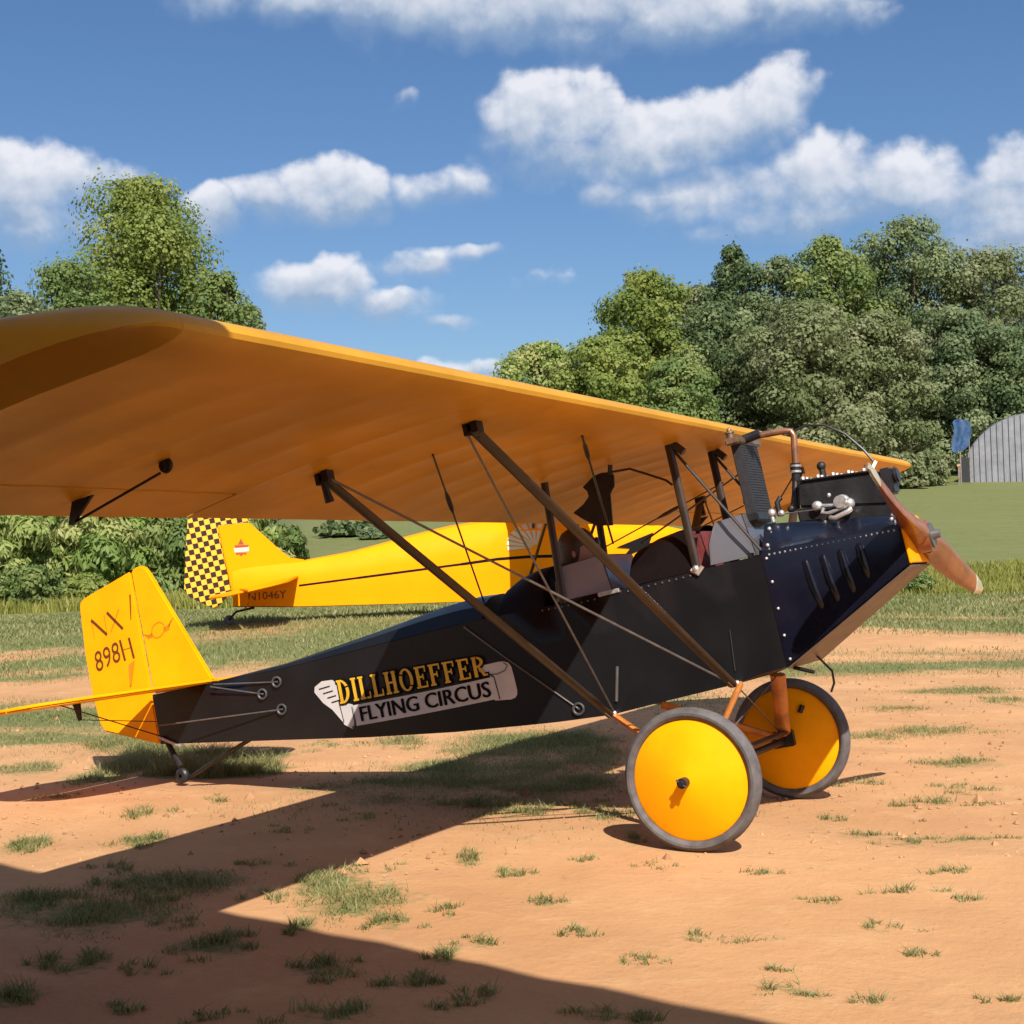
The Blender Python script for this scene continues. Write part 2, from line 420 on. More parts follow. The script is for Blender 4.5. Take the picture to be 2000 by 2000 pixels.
def vnoise(x, y, s, seed=0):
    x = np.asarray(x) * s; y = np.asarray(y) * s
    xi = np.floor(x).astype(np.int64); yi = np.floor(y).astype(np.int64); fx = x - xi; fy = y - yi
    fx = fx * fx * (3 - 2 * fx); fy = fy * fy * (3 - 2 * fy)
    def hsh(a, b):
        v = (a * 374761393 + b * 668265263 + seed * 1442695041) & 0x7fffffff
        v = ((v ^ (v >> 13)) * 1274126177) & 0x7fffffff
        return ((v ^ (v >> 16)) & 0xffff) / 65535.0
    return (hsh(xi, yi) * (1 - fx) + hsh(xi + 1, yi) * fx) * (1 - fy) + (hsh(xi, yi + 1) * (1 - fx) + hsh(xi + 1, yi + 1) * fx) * fy
def fbm(x, y, s, seed=0, o=4):
    r = 0; a = 0.5; t = 0
    for i in range(o):
        r = r + a * vnoise(x, y, s, seed + i); t += a; a *= .5; s *= 2.03
    return r / t
def ground_px(x, y, z=0.0):
    v = FWD + (x - 1000) / FPX * RGT2 - (y - 1000) / FPX * UPV2
    t = (z - CAM[2]) / v[2]; P = CAM + t * v
    return P[0], P[1]
def cover(X, Y):
    """how grassy the field is (0 bare clay .. 1 sward) and where"""
    q = (X - CAM[0]) * FH[0] + (Y - CAM[1]) * FH[1]
    L = (X - CAM[0]) * RH[0] + (Y - CAM[1]) * RH[1]
    n = fbm(L * 0.45, q * 1.0, 0.55, 3, 4)
    base = sst(q, 9.0, 15.5) * 0.68 - 0.25 + 0.21 * sst(q, 18, 24)
    base = base - 0.07 * sst(L, 0.5, 4.0) * (1 - sst(q, 15.5, 20.5)) + 0.5 * sst(q, 21, 27) + 0.6 * sst(q, 34, 38)
    return np.clip((n - 0.5) * 2.6 * (1 - .7 * sst(q, 34, 40)) + base + 0.15, 0, 1)

# tufts seen in the foreground: px, py, width px, depth px, density
TUFTS = [(330, 1725, 150, 28, 1), (230, 1722, 60, 18, .8), (190, 1785, 170, 34, 1), (70, 1758, 90, 26, 1), (330, 1800, 70, 18, .6), (420, 1842, 95, 22, 1), (285, 1755, 60, 18, .8),
         (640, 1720, 70, 26, 1), (690, 1760, 110, 34, 1), (760, 1800, 55, 16, .9), (520, 1748, 45, 14, .7), (590, 1808, 36, 14, 1), (280, 1642, 60, 16, .9), (215, 1700, 50, 14, .7),
         (95, 1880, 45, 16, .7), (160, 1885, 60, 26, .9), (30, 1945, 80, 26, .8), (285, 1893, 45, 14, .7), (615, 1882, 70, 14, .9), (640, 1905, 80, 20, .6), (800, 1918, 80, 18, .9), (950, 1945, 60, 16, .8), (880, 1965, 60, 16, .6),
         (868, 1868, 36, 12, 1), (640, 1980, 110, 24, .7), (240, 1970, 60, 16, .6), (410, 1985, 60, 14, .5), (1180, 1985, 70, 18, .9), (1250, 1995, 60, 14, .8),
         (50, 1655, 60, 20, .9), (290, 1588, 50, 14, .7), (430, 1565, 40, 12, .5), (120, 1560, 60, 12, .5), (910, 1678, 44, 14, .8), (1000, 1708, 34, 10, .8), (860, 1780, 60, 12, .4), (950, 1840, 55, 14, .5), (720, 1695, 60, 10, .4),
         (1070, 1760, 50, 12, .5), (1120, 1822, 45, 12, .4), (1260, 1880, 50, 18, .5), (1360, 1828, 48, 14, .5), (1500, 1705, 60, 8, .5), (1290, 1690, 50, 8, .4), (1760, 1740, 70, 8, .7), (1890, 1757, 50, 7, .6), (1730, 1815, 50, 16, .6), (1800, 1868, 50, 12, .6), (1530, 1935, 60, 14, .6), (1580, 1948, 40, 10, .5), (1700, 1958, 50, 12, .5), (1770, 1645, 50, 10, .5), (1850, 1700, 60, 9, .4), (1960, 1955, 40, 10, .5), (1150, 1680, 30, 6, .5), (1520, 1895, 40, 8, .4),
         (520, 1475, 50, 14, 1), (395, 1503, 80, 8, 1.7), (455, 1508, 60, 6, 1.7), (345, 1500, 50, 8, 1.6), (520, 1500, 60, 6, 1.3), (300, 1490, 60, 10, 1.4), (250, 1500, 60, 10, 1.2), (230, 1450, 70, 22, .9), (180, 1520, 60, 14, .9), (640, 1460, 60, 14, .5), (780, 1450, 70, 16, .7), (1240, 1640, 22, 10, .9), (1110, 1575, 80, 12, .7), (1150, 1480, 90, 40, .8), (1040, 1500, 100, 34, .8), (900, 1530, 120, 22, .7), (1180, 1590, 60, 16, .8), (800, 1560, 90, 16, .5), (960, 1470, 90, 20, .8), (700, 1600, 60, 10, .5), (640, 1580, 60, 10, .4), (560, 1620, 50, 10, .4), (500, 1690, 60, 12, .5), (1620, 1600, 40, 8, .3),
         (1000, 1450, 120, 26, 1), (1120, 1445, 90, 22, 1), (880, 1500, 120, 22, 1), (1060, 1540, 110, 18, 1), (760, 1530, 120, 14, .9), (1150, 1530, 70, 20, 1), (930, 1570, 100, 12, .8), (1010, 1590, 70, 10, .8), (620, 1540, 80, 10, .6), (350, 1512, 60, 5, 1.9), (420, 1514, 70, 5, 1.9), (490, 1512, 50, 5, 1.8), (300, 1470, 70, 12, 1.3), (420, 1480, 80, 10, 1.5), (60, 1500, 80, 12, .8), (130, 1400, 120, 14, .8), (60, 1440, 90, 10, .7),
         (1450, 1600, 60, 6, .5), (1640, 1530, 90, 8, .7), (1560, 1480, 70, 8, .5), (1830, 1570, 90, 8, .7), (1680, 1630, 60, 6, .6), (1900, 1640, 90, 8, .6), (1600, 1760, 60, 7, .4), (1450, 1840, 50, 9, .4),
         (1880, 1490, 90, 10, .8), (1820, 1430, 110, 12, .8), (1700, 1440, 90, 10, .7), (1900, 1540, 80, 10, .6), (1750, 1385, 90, 8, .6), (1960, 1370, 60, 8, .7), (1880, 1350, 120, 8, .7)]
# ground sheet
rad = np.concatenate([np.linspace(0.6, 4, 10), 4 * np.exp(np.linspace(0, math.log(1400 / 4), 250))[1:]])
A0_ = math.pi / 2 + YAW
ang = np.concatenate([np.linspace(A0_ - .46, A0_ + .46, 420), np.linspace(A0_ + .46, A0_ - .46 + 2 * math.pi, 140)[1:-1]])
RR, AA = np.meshgrid(rad, ang, indexing='ij')
GX = CAM[0] + RR * np.cos(AA); GY = CAM[1] + RR * np.sin(AA)
GZ = terrain(GX, GY)
near = np.exp(-np.clip(RR - 6, 0, 99) / 22)
GZ = GZ + near * 0.022 * (fbm(GX, GY, 1.3, 9, 4) - 0.5)
GV = np.stack([GX, GY, GZ], -1).reshape(-1, 3)
na = len(ang); nr = len(rad)
ii, jj = np.meshgrid(np.arange(nr - 1), np.arange(na), indexing='ij')
GF = np.stack([ii * na + jj, (ii + 1) * na + jj, (ii + 1) * na + (jj + 1) % na, ii * na + (jj + 1) % na], -1).reshape(-1, 4)
GV = np.vstack([GV, [[CAM[0], CAM[1], 0.0]]])
cov = cover(GV[:, 0], GV[:, 1])
for (px_, py_, wx_, wy_, de) in TUFTS:                 # trodden sward round each tuft
    x, y = ground_px(px_, py_); q = (x - CAM[0]) * FH[0] + (y - CAM[1]) * FH[1]
    sx_ = max(.05, wx_ / FPX * q * 1.1); sy_ = max(.10, wy_ / FPX * q * q / CAM[2] * 1.1)
    dx, dy = GV[:, 0] - x, GV[:, 1] - y
    a = (dx * RH[0] + dy * RH[1]) / sx_; b2 = (dx * FH[0] + dy * FH[1]) / sy_
    cov = np.maximum(cov, .85 * de * np.exp(-.8 * (a * a + b2 * b2)))
gm = bpy.data.materials.new('clay_and_grass'); gm.use_nodes = True
t = gm.node_tree; b = t.nodes['Principled BSDF']
co = N(t, 'ShaderNodeTexCoord').outputs['Object']
at = N(t, 'ShaderNodeAttribute'); at.attribute_name = 'tone'
n1 = noise(t, co, 0.55, 6, 0.6).outputs['Fac']; n2 = noise(t, co, 3.2, 8, 0.62).outputs['Fac']; n3 = noise(t, co, 22.0, 6, 0.7).outputs['Fac']
clay = mixc(t, sstep(t, n1, 0.33, 0.68), (0.43, 0.218, 0.091, 1), (0.53, 0.284, 0.126, 1))
clay = mixc(t, mth(t, 'MULTIPLY', sstep(t, n2, 0.5, 0.72), 0.5), clay, (0.57, 0.335, 0.158, 1))
clay = mixc(t, mth(t, 'MULTIPLY', sstep(t, n3, 0.56, 0.72), 0.30), clay, (0.25, 0.125, 0.06, 1))
mpn = N(t, 'ShaderNodeMapping'); mpn.inputs['Rotation'].default_value = (0, 0, -YAW); mpn.inputs['Scale'].default_value = (0.22, 1.15, 1.0)
lk(t, co, mpn.inputs[0]); n4 = noise(t, mpn.outputs[0], 1.1, 6, 0.6).outputs['Fac']
clay = mixc(t, mth(t, 'MULTIPLY', sstep(t, n4, 0.50, 0.70), 0.45), clay, (0.34, 0.18, 0.085, 1))
gr = mixc(t, sstep(t, n2, 0.36, 0.66), (0.092, 0.112, 0.028, 1), (0.145, 0.152, 0.045, 1))
gr = mixc(t, sstep(t, n1, 0.38, 0.66), gr, (0.115, 0.138, 0.034, 1))
gf = mth(t, 'ADD', at.outputs['Fac'], mth(t, 'ADD', mth(t, 'MULTIPLY', mth(t, 'SUBTRACT', n2, 0.5), 0.9), mth(t, 'MULTIPLY', mth(t, 'SUBTRACT', n3, 0.5), 1.1)))
gr = mixc(t, mth(t, 'MULTIPLY', sstep(t, n4, 0.42, 0.66), 0.55), gr, (0.155, 0.155, 0.05, 1))
gf = mth(t, 'ADD', gf, mth(t, 'MULTIPLY', mth(t, 'SUBTRACT', n4, 0.5), 0.9))
gf = sstep(t, gf, 0.34, 0.86)
lk(t, mixc(t, gf, clay, gr), b.inputs['Base Color'])
b.inputs['Roughness'].default_value = 0.9; b.inputs['Specular IOR Level'].default_value = 0.35
b.inputs['Sheen Weight'].default_value = 0.03; b.inputs['Sheen Roughness'].default_value = 0.6; b.inputs['Sheen Tint'].default_value = (1.0, 0.82, 0.66, 1)
bp = N(t, 'ShaderNodeBump'); bp.inputs['Strength'].default_value = 0.55; bp.inputs['Distance'].default_value = 0.035
lk(t, mth(t, 'ADD', mth(t, 'MULTIPLY', n2, 1.1), mth(t, 'MULTIPLY', n3, 0.45)), bp.inputs['Height']); lk(t, bp.outputs[0], b.inputs['Normal'])
me = leafmesh('ground', GV, GF, cov, gm)
bm = bmesh.new(); bm.from_mesh(me); bm.verts.ensure_lookup_table()
last = bm.verts[len(GV) - 1]
for j in range(na): bm.faces.new((bm.verts[j], bm.verts[(j + 1) % na], last))
bmesh.ops.recalc_face_normals(bm, faces=bm.faces); bm.to_mesh(me); bm.free()
me.polygons.foreach_set('use_smooth', [True] * len(me.polygons))
go = obj('ground', me); go['kind'] = 'structure'

# ------------------------------------------------------------------ hangar behind and above the camera: its eave draws the foreground shadow
HE = 4.0
pa = np.array([-2.7 + .67 * HE, -2.19 - .76 * HE]); hdir = np.array([3.75, -0.75]); hdir /= np.linalg.norm(hdir); hn = np.array([hdir[1], -hdir[0]])
hr = empty('open_hangar', (pa[0], pa[1], 0), (0, 0, math.atan2(hdir[1], hdir[0])))
tag(hr, 'open fronted steel hangar whose roof edge shades the foreground clay', 'hangar')
b_ = MB()
for i in range(26):
    x = -5 + i * .5
    b_.add([(x, 0, HE), (x + .25, 0, HE + .03), (x + .5, 0, HE), (x, -9, HE + .9), (x + .25, -9, HE + .93), (x + .5, -9, HE + .9)], [(0, 1, 4, 3), (1, 2, 5, 4)])
b_.build('roof', HANG, hr)
MB().box((1.5, -.08, HE - .10), (13, .1, .18)).build('eave_beam', HANG, hr)
MB().box((1.5, -9.05, 2.4), (13, .1, 4.8)).build('back_wall', HANG, hr)
for x in (-4.9, 7.9): MB().box((x, -8.8, 2.3), (.14, .2, 4.6)).build('post', HANG, hr)
for x in (-4.9, 7.9): MB().box((x, -.14, HE / 2 - .1), (.14, .2, HE - .2)).build('post', HANG, hr)

# ------------------------------------------------------------------ the black and yellow monoplane
TH = 0.2012
plane = empty('parasol_monoplane', (0.32646, 0, 0.77624), (0, -TH, 0))
tag(plane, 'black and yellow parasol wing monoplane with big yellow disc wheels on red clay', 'airplane')
WX, WZ, INC, CH = -0.11236, 1.25682, 0.07267, 1.5562
ci, si = math.cos(INC), math.sin(INC)
def WP(c_, y, o=0.0): return (WX - c_ * ci - o * si, y, WZ - c_ * si + o * ci)
def af(c_):
    t_ = min(max(c_ / CH, 0), 1)
    yt = 5 * .11 * CH * (.2969 * math.sqrt(t_) - .1260 * t_ - .3516 * t_ ** 2 + .2843 * t_ ** 3 - .1036 * t_ ** 4)
    cam_ = .056 * CH * 4 * t_ * (1 - t_) * (1.25 - .5 * t_)
    return cam_ + yt, cam_ - yt
TS = [0, .004, .012, .03, .06, .1, .16, .24, .34, .46, .58, .7, .8]
def wsec(y, cend, sag=0.0, c0=0.0, c1=None, lift=0.0):
    cl = [c0 + (cend - c0) * q / .8 if q < .8 else cend for q in TS]
    up, lo = [], []
    for c_ in cl:
        a = c_ if c1 is None else (c_ - c0) / max(1e-6, (c1 - c0)) * CH
        tp, bt = af(a)
        s_ = sag * math.sin(math.pi * min(1, max(0, (c_ - .1) / 1.3)))
        bt2 = bt + s_ + (tp - bt - .012) * lift
        up.append(WP(c_, y, tp - s_)); lo.append(WP(c_, y, bt2))
    return up[::-1] + lo[1:]
AY0, AY1, HC = 2.40, 4.14, 1.275
def span(y0, y1, cend):
    n = max(1, round(abs(y1 - y0) / .31)); secs = []
    for i in range(n):
        a = y0 + (y1 - y0) * i / n; b2 = y0 + (y1 - y0) * (i + 1) / n
        secs += [wsec(a, cend), wsec(a + (b2 - a) * .12, cend, .005), wsec((a + b2) / 2, cend, .0105), wsec(b2 - (b2 - a) * .12, cend, .005)]
    secs.append(wsec(y1, cend))
    return secs
wb = MB()
wb.loft(span(-AY0, AY0, CH), True, True)
for sgn in (-1, 1):
    wb.loft(span(sgn * (AY0 + .0005), sgn * AY1, HC), True, True)
    tips = []
    for s_ in (0, .12, .3, .5, .68, .82, .92, .98, 1.0):
        k = 1 - math.sqrt(max(0, 1 - s_ * s_))
        c0 = .50 * k; c1 = CH - .50 * k
        tips.append(wsec(sgn * (AY1 + .001 + .27 * s_), c1, 0, c0, c1, min(1, s_ * 1.15)))
    wb.loft(tips, True, True)
wing = wb.build('wing', WINGM, plane, ang=30)
def horn(parent, c_, y, up=.0):
    p = Vector(WP(c_, y, af(c_)[1]))
    return MB().add([p + Vector((.05, -.006, .0)), p + Vector((-.05, -.006, 0)), p + Vector((-.085, -.006, -.075)), p + Vector((-.07, -.006, -.085)),
                     p + Vector((.05, .006, 0)), p + Vector((-.05, .006, 0)), p + Vector((-.085, .006, -.075)), p + Vector((-.07, .006, -.085))],
                    [(0, 1, 2, 3), (7, 6, 5, 4), (0, 4, 5, 1), (1, 5, 6, 2), (2, 6, 7, 3), (3, 7, 4, 0)]).build('control_horn', DKST, parent)
for sgn in (-1, 1):
    ab = MB(); secs = []
    n = 6
    for i in range(n * 2 + 1):
        y = sgn * (AY0 + .012 + (AY1 + .0 - AY0 - .02) * i / (n * 2))
        sg_ = .004 if i % 2 else 0
        cl = [HC + .016, HC + .08, HC + .16, CH - .04, CH]
        up = [WP(c_, y, af(c_)[0] - sg_) for c_ in cl]; lo = [WP(c_, y, af(c_)[1] + sg_) for c_ in cl]
        secs.append(up[::-1] + lo[:-1])
    ab.loft(secs, True, True)
    ail = ab.build('aileron', WINGM, plane, ang=30)
    horn(ail, HC + .10, sgn * 3.15)
    # control cable with pulley
    pp = Vector(WP(1.0, sgn * 3.12, af(1.0)[1] + .02))
    MB().lathe([(0, -.008), (.026, -.008), (.03, 0), (.026, .008), (0, .008)], pp + Vector((0, 0, -.03)), 'y', 14).tube([pp, pp + Vector((0, 0, -.05))], .012, 6).build('pulley', DKST, plane)
    hp = Vector(WP(HC + .10, sgn * 3.15, af(HC + .1)[1])) + Vector((-.078, 0, -.078))
    MB().tube([hp, pp + Vector((-.03, 0, -.05))], .005, 6).build('control_cable', DKST, plane)
    # cable from wing to cockpit with turnbuckle
    a = Vector(WP(.70, sgn * 1.80, af(.70)[1])); e_ = Vector((-1.63, sgn * .14, .69))
    MB().tube([a, e_], .0045, 6).tube([a.lerp(e_, .2), a.lerp(e_, .24), a.lerp(e_, .30), a.lerp(e_, .34)], [.004, .012, .012, .004], 8).build('control_cable', DKST, plane)
    a = Vector(WP(.27, sgn * 1.22, af(.27)[1])); e_ = Vector((-.79, sgn * .19, .82))
    MB().tube([a, e_], .0055, 6).tube([a.lerp(e_, .05), a.lerp(e_, .08), a.lerp(e_, .16), a.lerp(e_, .2)], [.004, .011, .011, .004], 8).build('control_cable', STRUT, plane)

# fuselage
FXB = [-4.165, -3.15, -2.5, -1.9, -1.26, -.95, -.65, -.27, -.15, 0]
FZB = [.318, .187, .102, .037, -.015, -.032, -.017, -.002, .02, .031]
FXT = [-4.165, -3.62, -3.05, -1.67, -1.0, 0]
FZT = [.632, .615, .592, .594, .570, .578]
def hw(x): return .305 if x > -1.45 else .02 + .285 * (x + 4.165) / 2.715
XS = [-4.165, -3.9, -3.62, -3.3, -3.05, -2.75, -2.5, -2.2, -1.9, -1.67, -1.45, -1.26, -1.1, -.95, -.8, -.65, -.45, -.27, -.15, 0]
fbm_ = MB()
def fsec(x, ins=0.0):
    w = hw(x) - ins; zb = lerp(FXB, FZB, x) + ins; zt = lerp(FXT, FZT, x)
    return (x, w, zb, zt)
vs = []
for x in XS:
    x, w, zb, zt = fsec(x)
    vs.append([(x, -w, zt), (x, -w, zt - .33 * (zt - zb)), (x, -w, zb + .33 * (zt - zb)), (x, -w, zb), (x, w, zb), (x, w, zb + .33 * (zt - zb)), (x, w, zt - .33 * (zt - zb)), (x, w, zt)])
fbm_.loft(vs, closed=False, caps=True)
fbm_.add([(-4.165, -hw(-4.165), .632), (-4.165, hw(-4.165), .632), (-3.62, hw(-3.62), .615), (-3.62, -hw(-3.62), .615)], [(0, 1, 2, 3)])
# inner skins of the cockpits, floor and firewall
ix = [-1.56, -1.26, -.95, -.65, -.27, -.02]
for sgn in (-1, 1):
    fbm_.loft([[(x, sgn * (hw(x) - .018), lerp(FXB, FZB, x) + .06), (x, sgn * (hw(x) - .018), lerp(FXT, FZT, x))] for x in ix], closed=False, caps=False)
    fbm_.loft([[(x, sgn * (hw(x) - .018), lerp(FXT, FZT, x)), (x, sgn * hw(x), lerp(FXT, FZT, x))] for x in ix], closed=False, caps=False)
fbm_.add([(-1.56, -.28, .06), (-1.56, .28, .06), (-.02, .28, .09), (-.02, -.28, .09)], [(0, 1, 2, 3)])
fbm_.add([(-1.56, -.28, .06), (-1.56, .28, .06), (-1.56, .28, .594), (-1.56, -.28, .594)], [(0, 1, 2, 3)])
fus = fbm_.build('fuselage', BLACK, plane, ang=35)
def arch(x, w, z0, h, n=10, flat=1.6):
    o_ = []
    for i in range(n + 1):
        a = math.pi * i / n
        o_.append((x, -w * math.copysign(abs(math.cos(a)) ** (2 / flat * .8), math.cos(a)), z0 + h * math.sin(a) ** (.9 if flat < 1.9 else 1.45)))
    return o_
DX = [-3.62, -3.43, -3.05, -2.76, -2.39, -2.1, -1.9, -1.72, -1.58]
DH = [.002, .012, .034, .056, .086, .116, .135, .139, .128]
td = MB()
td.loft([arch(x, hw(x) + .002, lerp(FXT, FZT, x) + .002, h, 6) for x, h in zip(DX, DH)], closed=False, caps=False)
td.add(arch(-1.58, hw(-1.58), .594, .128, 6), [tuple(range(7))])
td.build('turtle_deck', BLACK, plane, ang=20)
# two cockpit decks, arched from longeron to longeron
cd_ = MB()
cd_.loft([arch(x, .302, .575, h, 14, 2.0) for x, h in ((-1.47, .165), (-1.40, .20), (-1.28, .225), (-1.20, .225))], closed=False, caps=False)
for x, h in ((-1.47, .165), (-1.20, .225)):
    a = arch(x, .302, .575, h, 14, 2.0); bq = arch(x + .001, .27, .575, h - .035, 14, 2.0)
    cd_.loft([a, bq], closed=False, caps=False)
a = arch(-1.47, .302, .575, .165, 14, 2.0); cd_.add(a, [tuple(range(15))])
cd_.build('cockpit_coaming', MAROON, plane, ang=30)
c2 = MB()
c2.loft([arch(x, .302, .577, h, 14, 2.0) for x, h in ((-.70, .19), (-.58, .225), (-.46, .24), (-.36, .235), (-.33, .23))], closed=False, caps=False)
c2.add(arch(-.70, .302, .577, .19, 14, 2.0), [tuple(range(15))])
c2.build('cockpit_coaming', MAROON, plane, ang=30)
def glass_panel(name, pts, m, th_=.006):
    n = Vector(pts[1]) - Vector(pts[0]); n = n.cross(Vector(pts[2]) - Vector(pts[0])).normalized() * th_
    k = len(pts)
    o_ = MB().add([Vector(p) for p in pts] + [Vector(p) + n for p in pts], [tuple(range(k)), tuple(range(2 * k - 1, k - 1, -1))] + [(i, (i + 1) % k, (i + 1) % k + k, i + k) for i in range(k)])
    return o_.build(name, m, plane)
def wscreen(xr, xf, ztop, GLASS, zb=.585):
    prs = []
    for sgn in (-1, 1):
        g = glass_panel('windscreen', [(xr, sgn * .295, zb), (xf, sgn * .24, zb), (xf - .04, sgn * .20, ztop), (xr + .05, sgn * .25, ztop - .015), (xr + .01, sgn * .285, zb + .1)], GLASS)
        MB().tube([(xr, sgn * .295, zb), (xr + .01, sgn * .285, zb + .1), (xr + .05, sgn * .25, ztop - .015), (xf - .04, sgn * .20, ztop), (xf, sgn * .24, zb)], .006, 6).build('windscreen_frame', DKST, g)
    g = glass_panel('windscreen', [(xf, -.24, zb), (xf, .24, zb), (xf - .04, .20, ztop), (xf - .04, -.20, ztop)], GLASS)
    MB().tube([(xf - .04, -.20, ztop), (xf - .04, .20, ztop)], .006, 6).build('windscreen_frame', DKST, g)
wscreen(-1.12, -.83, .775, GLASS2)
wscreen(-.26, -.045, .80, GLASS)
# seats
MB().box((-.36, 0, .60), (.06, .44, .36)).build('seat_back', REDSEAT, plane, bevel=.02)
MB().box((-1.24, 0, .50), (.05, .46, .5)).build('seat_back', MAROON, plane, bevel=.02)
# instrument panel in front of each cockpit
MB().box((-.06, 0, .52), (.02, .54, .16)).build('instrument_panel', DKST, plane)
# lacing of the coamings along the top longeron
lc = MB()
for x in np.arange(-1.21, -.36, .038):
    if -.9 < x < -.73: continue
    lc.sphere((x, -.3065, lerp(FXT, FZT, x) - .016), .0055, 6, 4)
l_ = lc.build('lacing_eyelets', STEEL, plane); l_['kind'] = 'stuff'
MB().box((-.82, -.309, .572), (.12, .012, .022)).build('step_latch', ALU, plane, bevel=.003)
MB().tube([(-.36, -.309, .585), (-.33, -.312, .56), (-.30, -.309, .59)], .012, 6).sphere((-.335, -.31, .585), .02, 8, 5).build('cabane_fitting', ALU, plane)

# engine cowl
CW = [(0.0, .306, .031, .580), (.22, .280, .148, .573), (.44, .25, .265, .566), (.655, .215, .383, .558)]
for sgn in (-1, 1):
    c_ = MB()
    sec = []
    for (x, w, zb, zt) in CW:
        sec.append([(x, sgn * w, zb), (x, sgn * w, zt), (x, sgn * (w - .012), zt + .016), (x, sgn * (w - .03), zt + .014), (x, sgn * (w - .03), zb)])
    c_.loft(sec, True, True, smooth=False)
    pnl = c_.build('cowl_side_panel', NAVY, plane, bevel=.003)
    for k, (xt, zt, xb, zb, yy) in enumerate([(.215, .52, .245, .25, .282), (.30, .525, .325, .27, .272), (.385, .53, .405, .295, .262), (.475, .535, .485, .35, .252)]):
        y0 = sgn * (yy - .0145); xt -= .02; xb -= .02
        MB().tube([(xt, y0, zt), (xt + .002, y0 + sgn * .006, zt - .02), ((xt + xb) / 2, y0 + sgn * .008, (zt + zb) / 2), (xb, y0 + sgn * .004, zb + .03), (xb, y0, zb)],
                  [(.003, .003), (.019, .019), (.022, .022), (.016, .016), (.002, .002)], 14).build('louver', NAVY, pnl)
    rv = MB()
    for (x, z) in [(.012, .555), (.014, .44), (.013, .31), (.012, .18), (.014, .065)]: rv.sphere((x + .012, sgn * .3055, z), .008, 8, 5)
    for i in range(24):
        x = .04 + i * .0255; rv.sphere((x, sgn * (lerp([0, .655], [.306, .215], x)), lerp([0, .655], [.572, .55], x)), .006, 6, 4)
    r_ = rv.build('cowl_rivets', ALU if sgn < 0 else ALU, pnl); r_['kind'] = 'stuff'
    # top panel
    t_ = MB()
    t_.loft([[(x, sgn * (w - .008), zt + .012), (x, sgn * (w - .06), zt + .045 * (1 - x * .5)), (x, sgn * lerp([0, .655], [.14, .13], x), lerp([0, .655], [.735, .618], x)), (x, sgn * lerp([0, .655], [.13, .12], x), lerp([0, .655], [.72, .605], x)), (x, sgn * (w - .06), zt - .01)] for (x, w, zb, zt) in CW], True, True, smooth=False)
    tp = t_.build('cowl_top_panel', NAVYT, plane, bevel=.003)
    for (x, yy, z) in [(.03, .262, .618), (.03, .175, .70), (.62, .185, .605), (.62, .14, .625)]: MB().sphere((x, sgn * yy, z), .011, 8, 5).build('fastener', ALU, tp)
MB().add([(0, -.29, .028), (0, .29, .028), (.66, .205, .378), (.66, -.205, .378), (0, -.29, .02), (0, .29, .02), (.66, .205, .37), (.66, -.205, .37)],
         [(0, 1, 2, 3), (7, 6, 5, 4), (0, 4, 5, 1), (1, 5, 6, 2), (2, 6, 7, 3), (3, 7, 4, 0)]).build('cowl_bottom_panel', TANM, plane)
MB().prism([(-.213, .385), (.213, .385), (.213, .56), (.15, .615), (-.15, .615), (-.213, .56)], .657, .672, 'x').build('nose_plate', YELL, plane, bevel=.004)
MB().tube([(.0, -.2, .02), (.10, -.22, -.02)], .01, 6).build('drain_pipe', DKST, plane)
MB().tube([(.05, .05, .05), (.10, .08, -.04), (.09, .1, -.1), (.06, .12, -.14)], .006, 6).build('drain_pipe', DKST, plane)
# engine
def qbox(mb, A, B, y0, y1):
    """A,B: lower edge (x,z) pairs back->front, upper edge back->front"""
    (a0, a1), (b0, b1) = A, B
    p = [a0, a1, b1, b0]
    mb.prism(p, y0, y1, 'y'); return mb
eb = qbox(MB(), ((.165, .60), (.625, .54)), ((.165, .772), (.612, .678)), -.11, .11)
eng = eb.build('engine_block', GUNM, plane, bevel=.008)
qbox(MB(), ((.166, .774), (.610, .680)), ((.190, .895), (.560, .852)), -.085, .10).build('cylinder_head', GUNM, eng, bevel=.012)
qbox(MB(), ((.188, .897), (.561, .854)), ((.190, .907), (.556, .864)), -.09, .105).build('head_gasket', GUNM, eng, bevel=.003)
hb = MB()
for i in range(5):
    for yy in (-.07, 0, .08):
        x = .22 + i * .075; z = lerp([.19, .556], [.907, .864], x)
        hb.tube([(x, yy, z - .003), (x, yy, z + .014)], .011, 6)
hb.build('head_bolts', ALU, eng)['kind'] = 'stuff'
MB().tube([(.30, .02, .895), (.30, .02, .95)], .016, 8).sphere((.30, .02, .955), .024, 8, 6).build('spark_plug', DKST, eng)
MB().tube([(.555, -.05, .87), (.575, -.03, .90)], .014, 8).tube([(.52, -.03, .87), (.53, -.03, .90)], .012, 8).build('spark_plug', COPPER, eng)
# silver carburettor and throttle linkage on the near side
MB().sphere((.40, -.135, .742), .041, 14, 9, (1, .7, .95)).tube([(.40, -.12, .745), (.40, -.185, .745)], .03, 14).sphere((.435, -.15, .728), .028, 10, 6).build('magneto', ALU, eng)
MB().sphere((.275, -.13, .755), .028, 12, 8, (1, .7, .9)).tube([(.275, -.13, .757), (.37, -.135, .735)], .009, 8).sphere((.345, -.135, .792), .011, 8, 5).build('carburettor', ALU, eng)
MB().tube([(.31, -.15, .735), (.30, -.165, .715), (.33, -.17, .705), (.42, -.17, .715)], .009, 8).build('throttle_lever', ALU, eng)
MB().tube([(.335, -.17, .682), (.36, -.185, .674), (.43, -.185, .690), (.445, -.175, .70)], .012, 8).build('throttle_lever', ALU, eng)
MB().tube([(.03, -.15, .765), (.30, -.15, .735)], .0035, 6).build('control_rod', STEEL, eng)
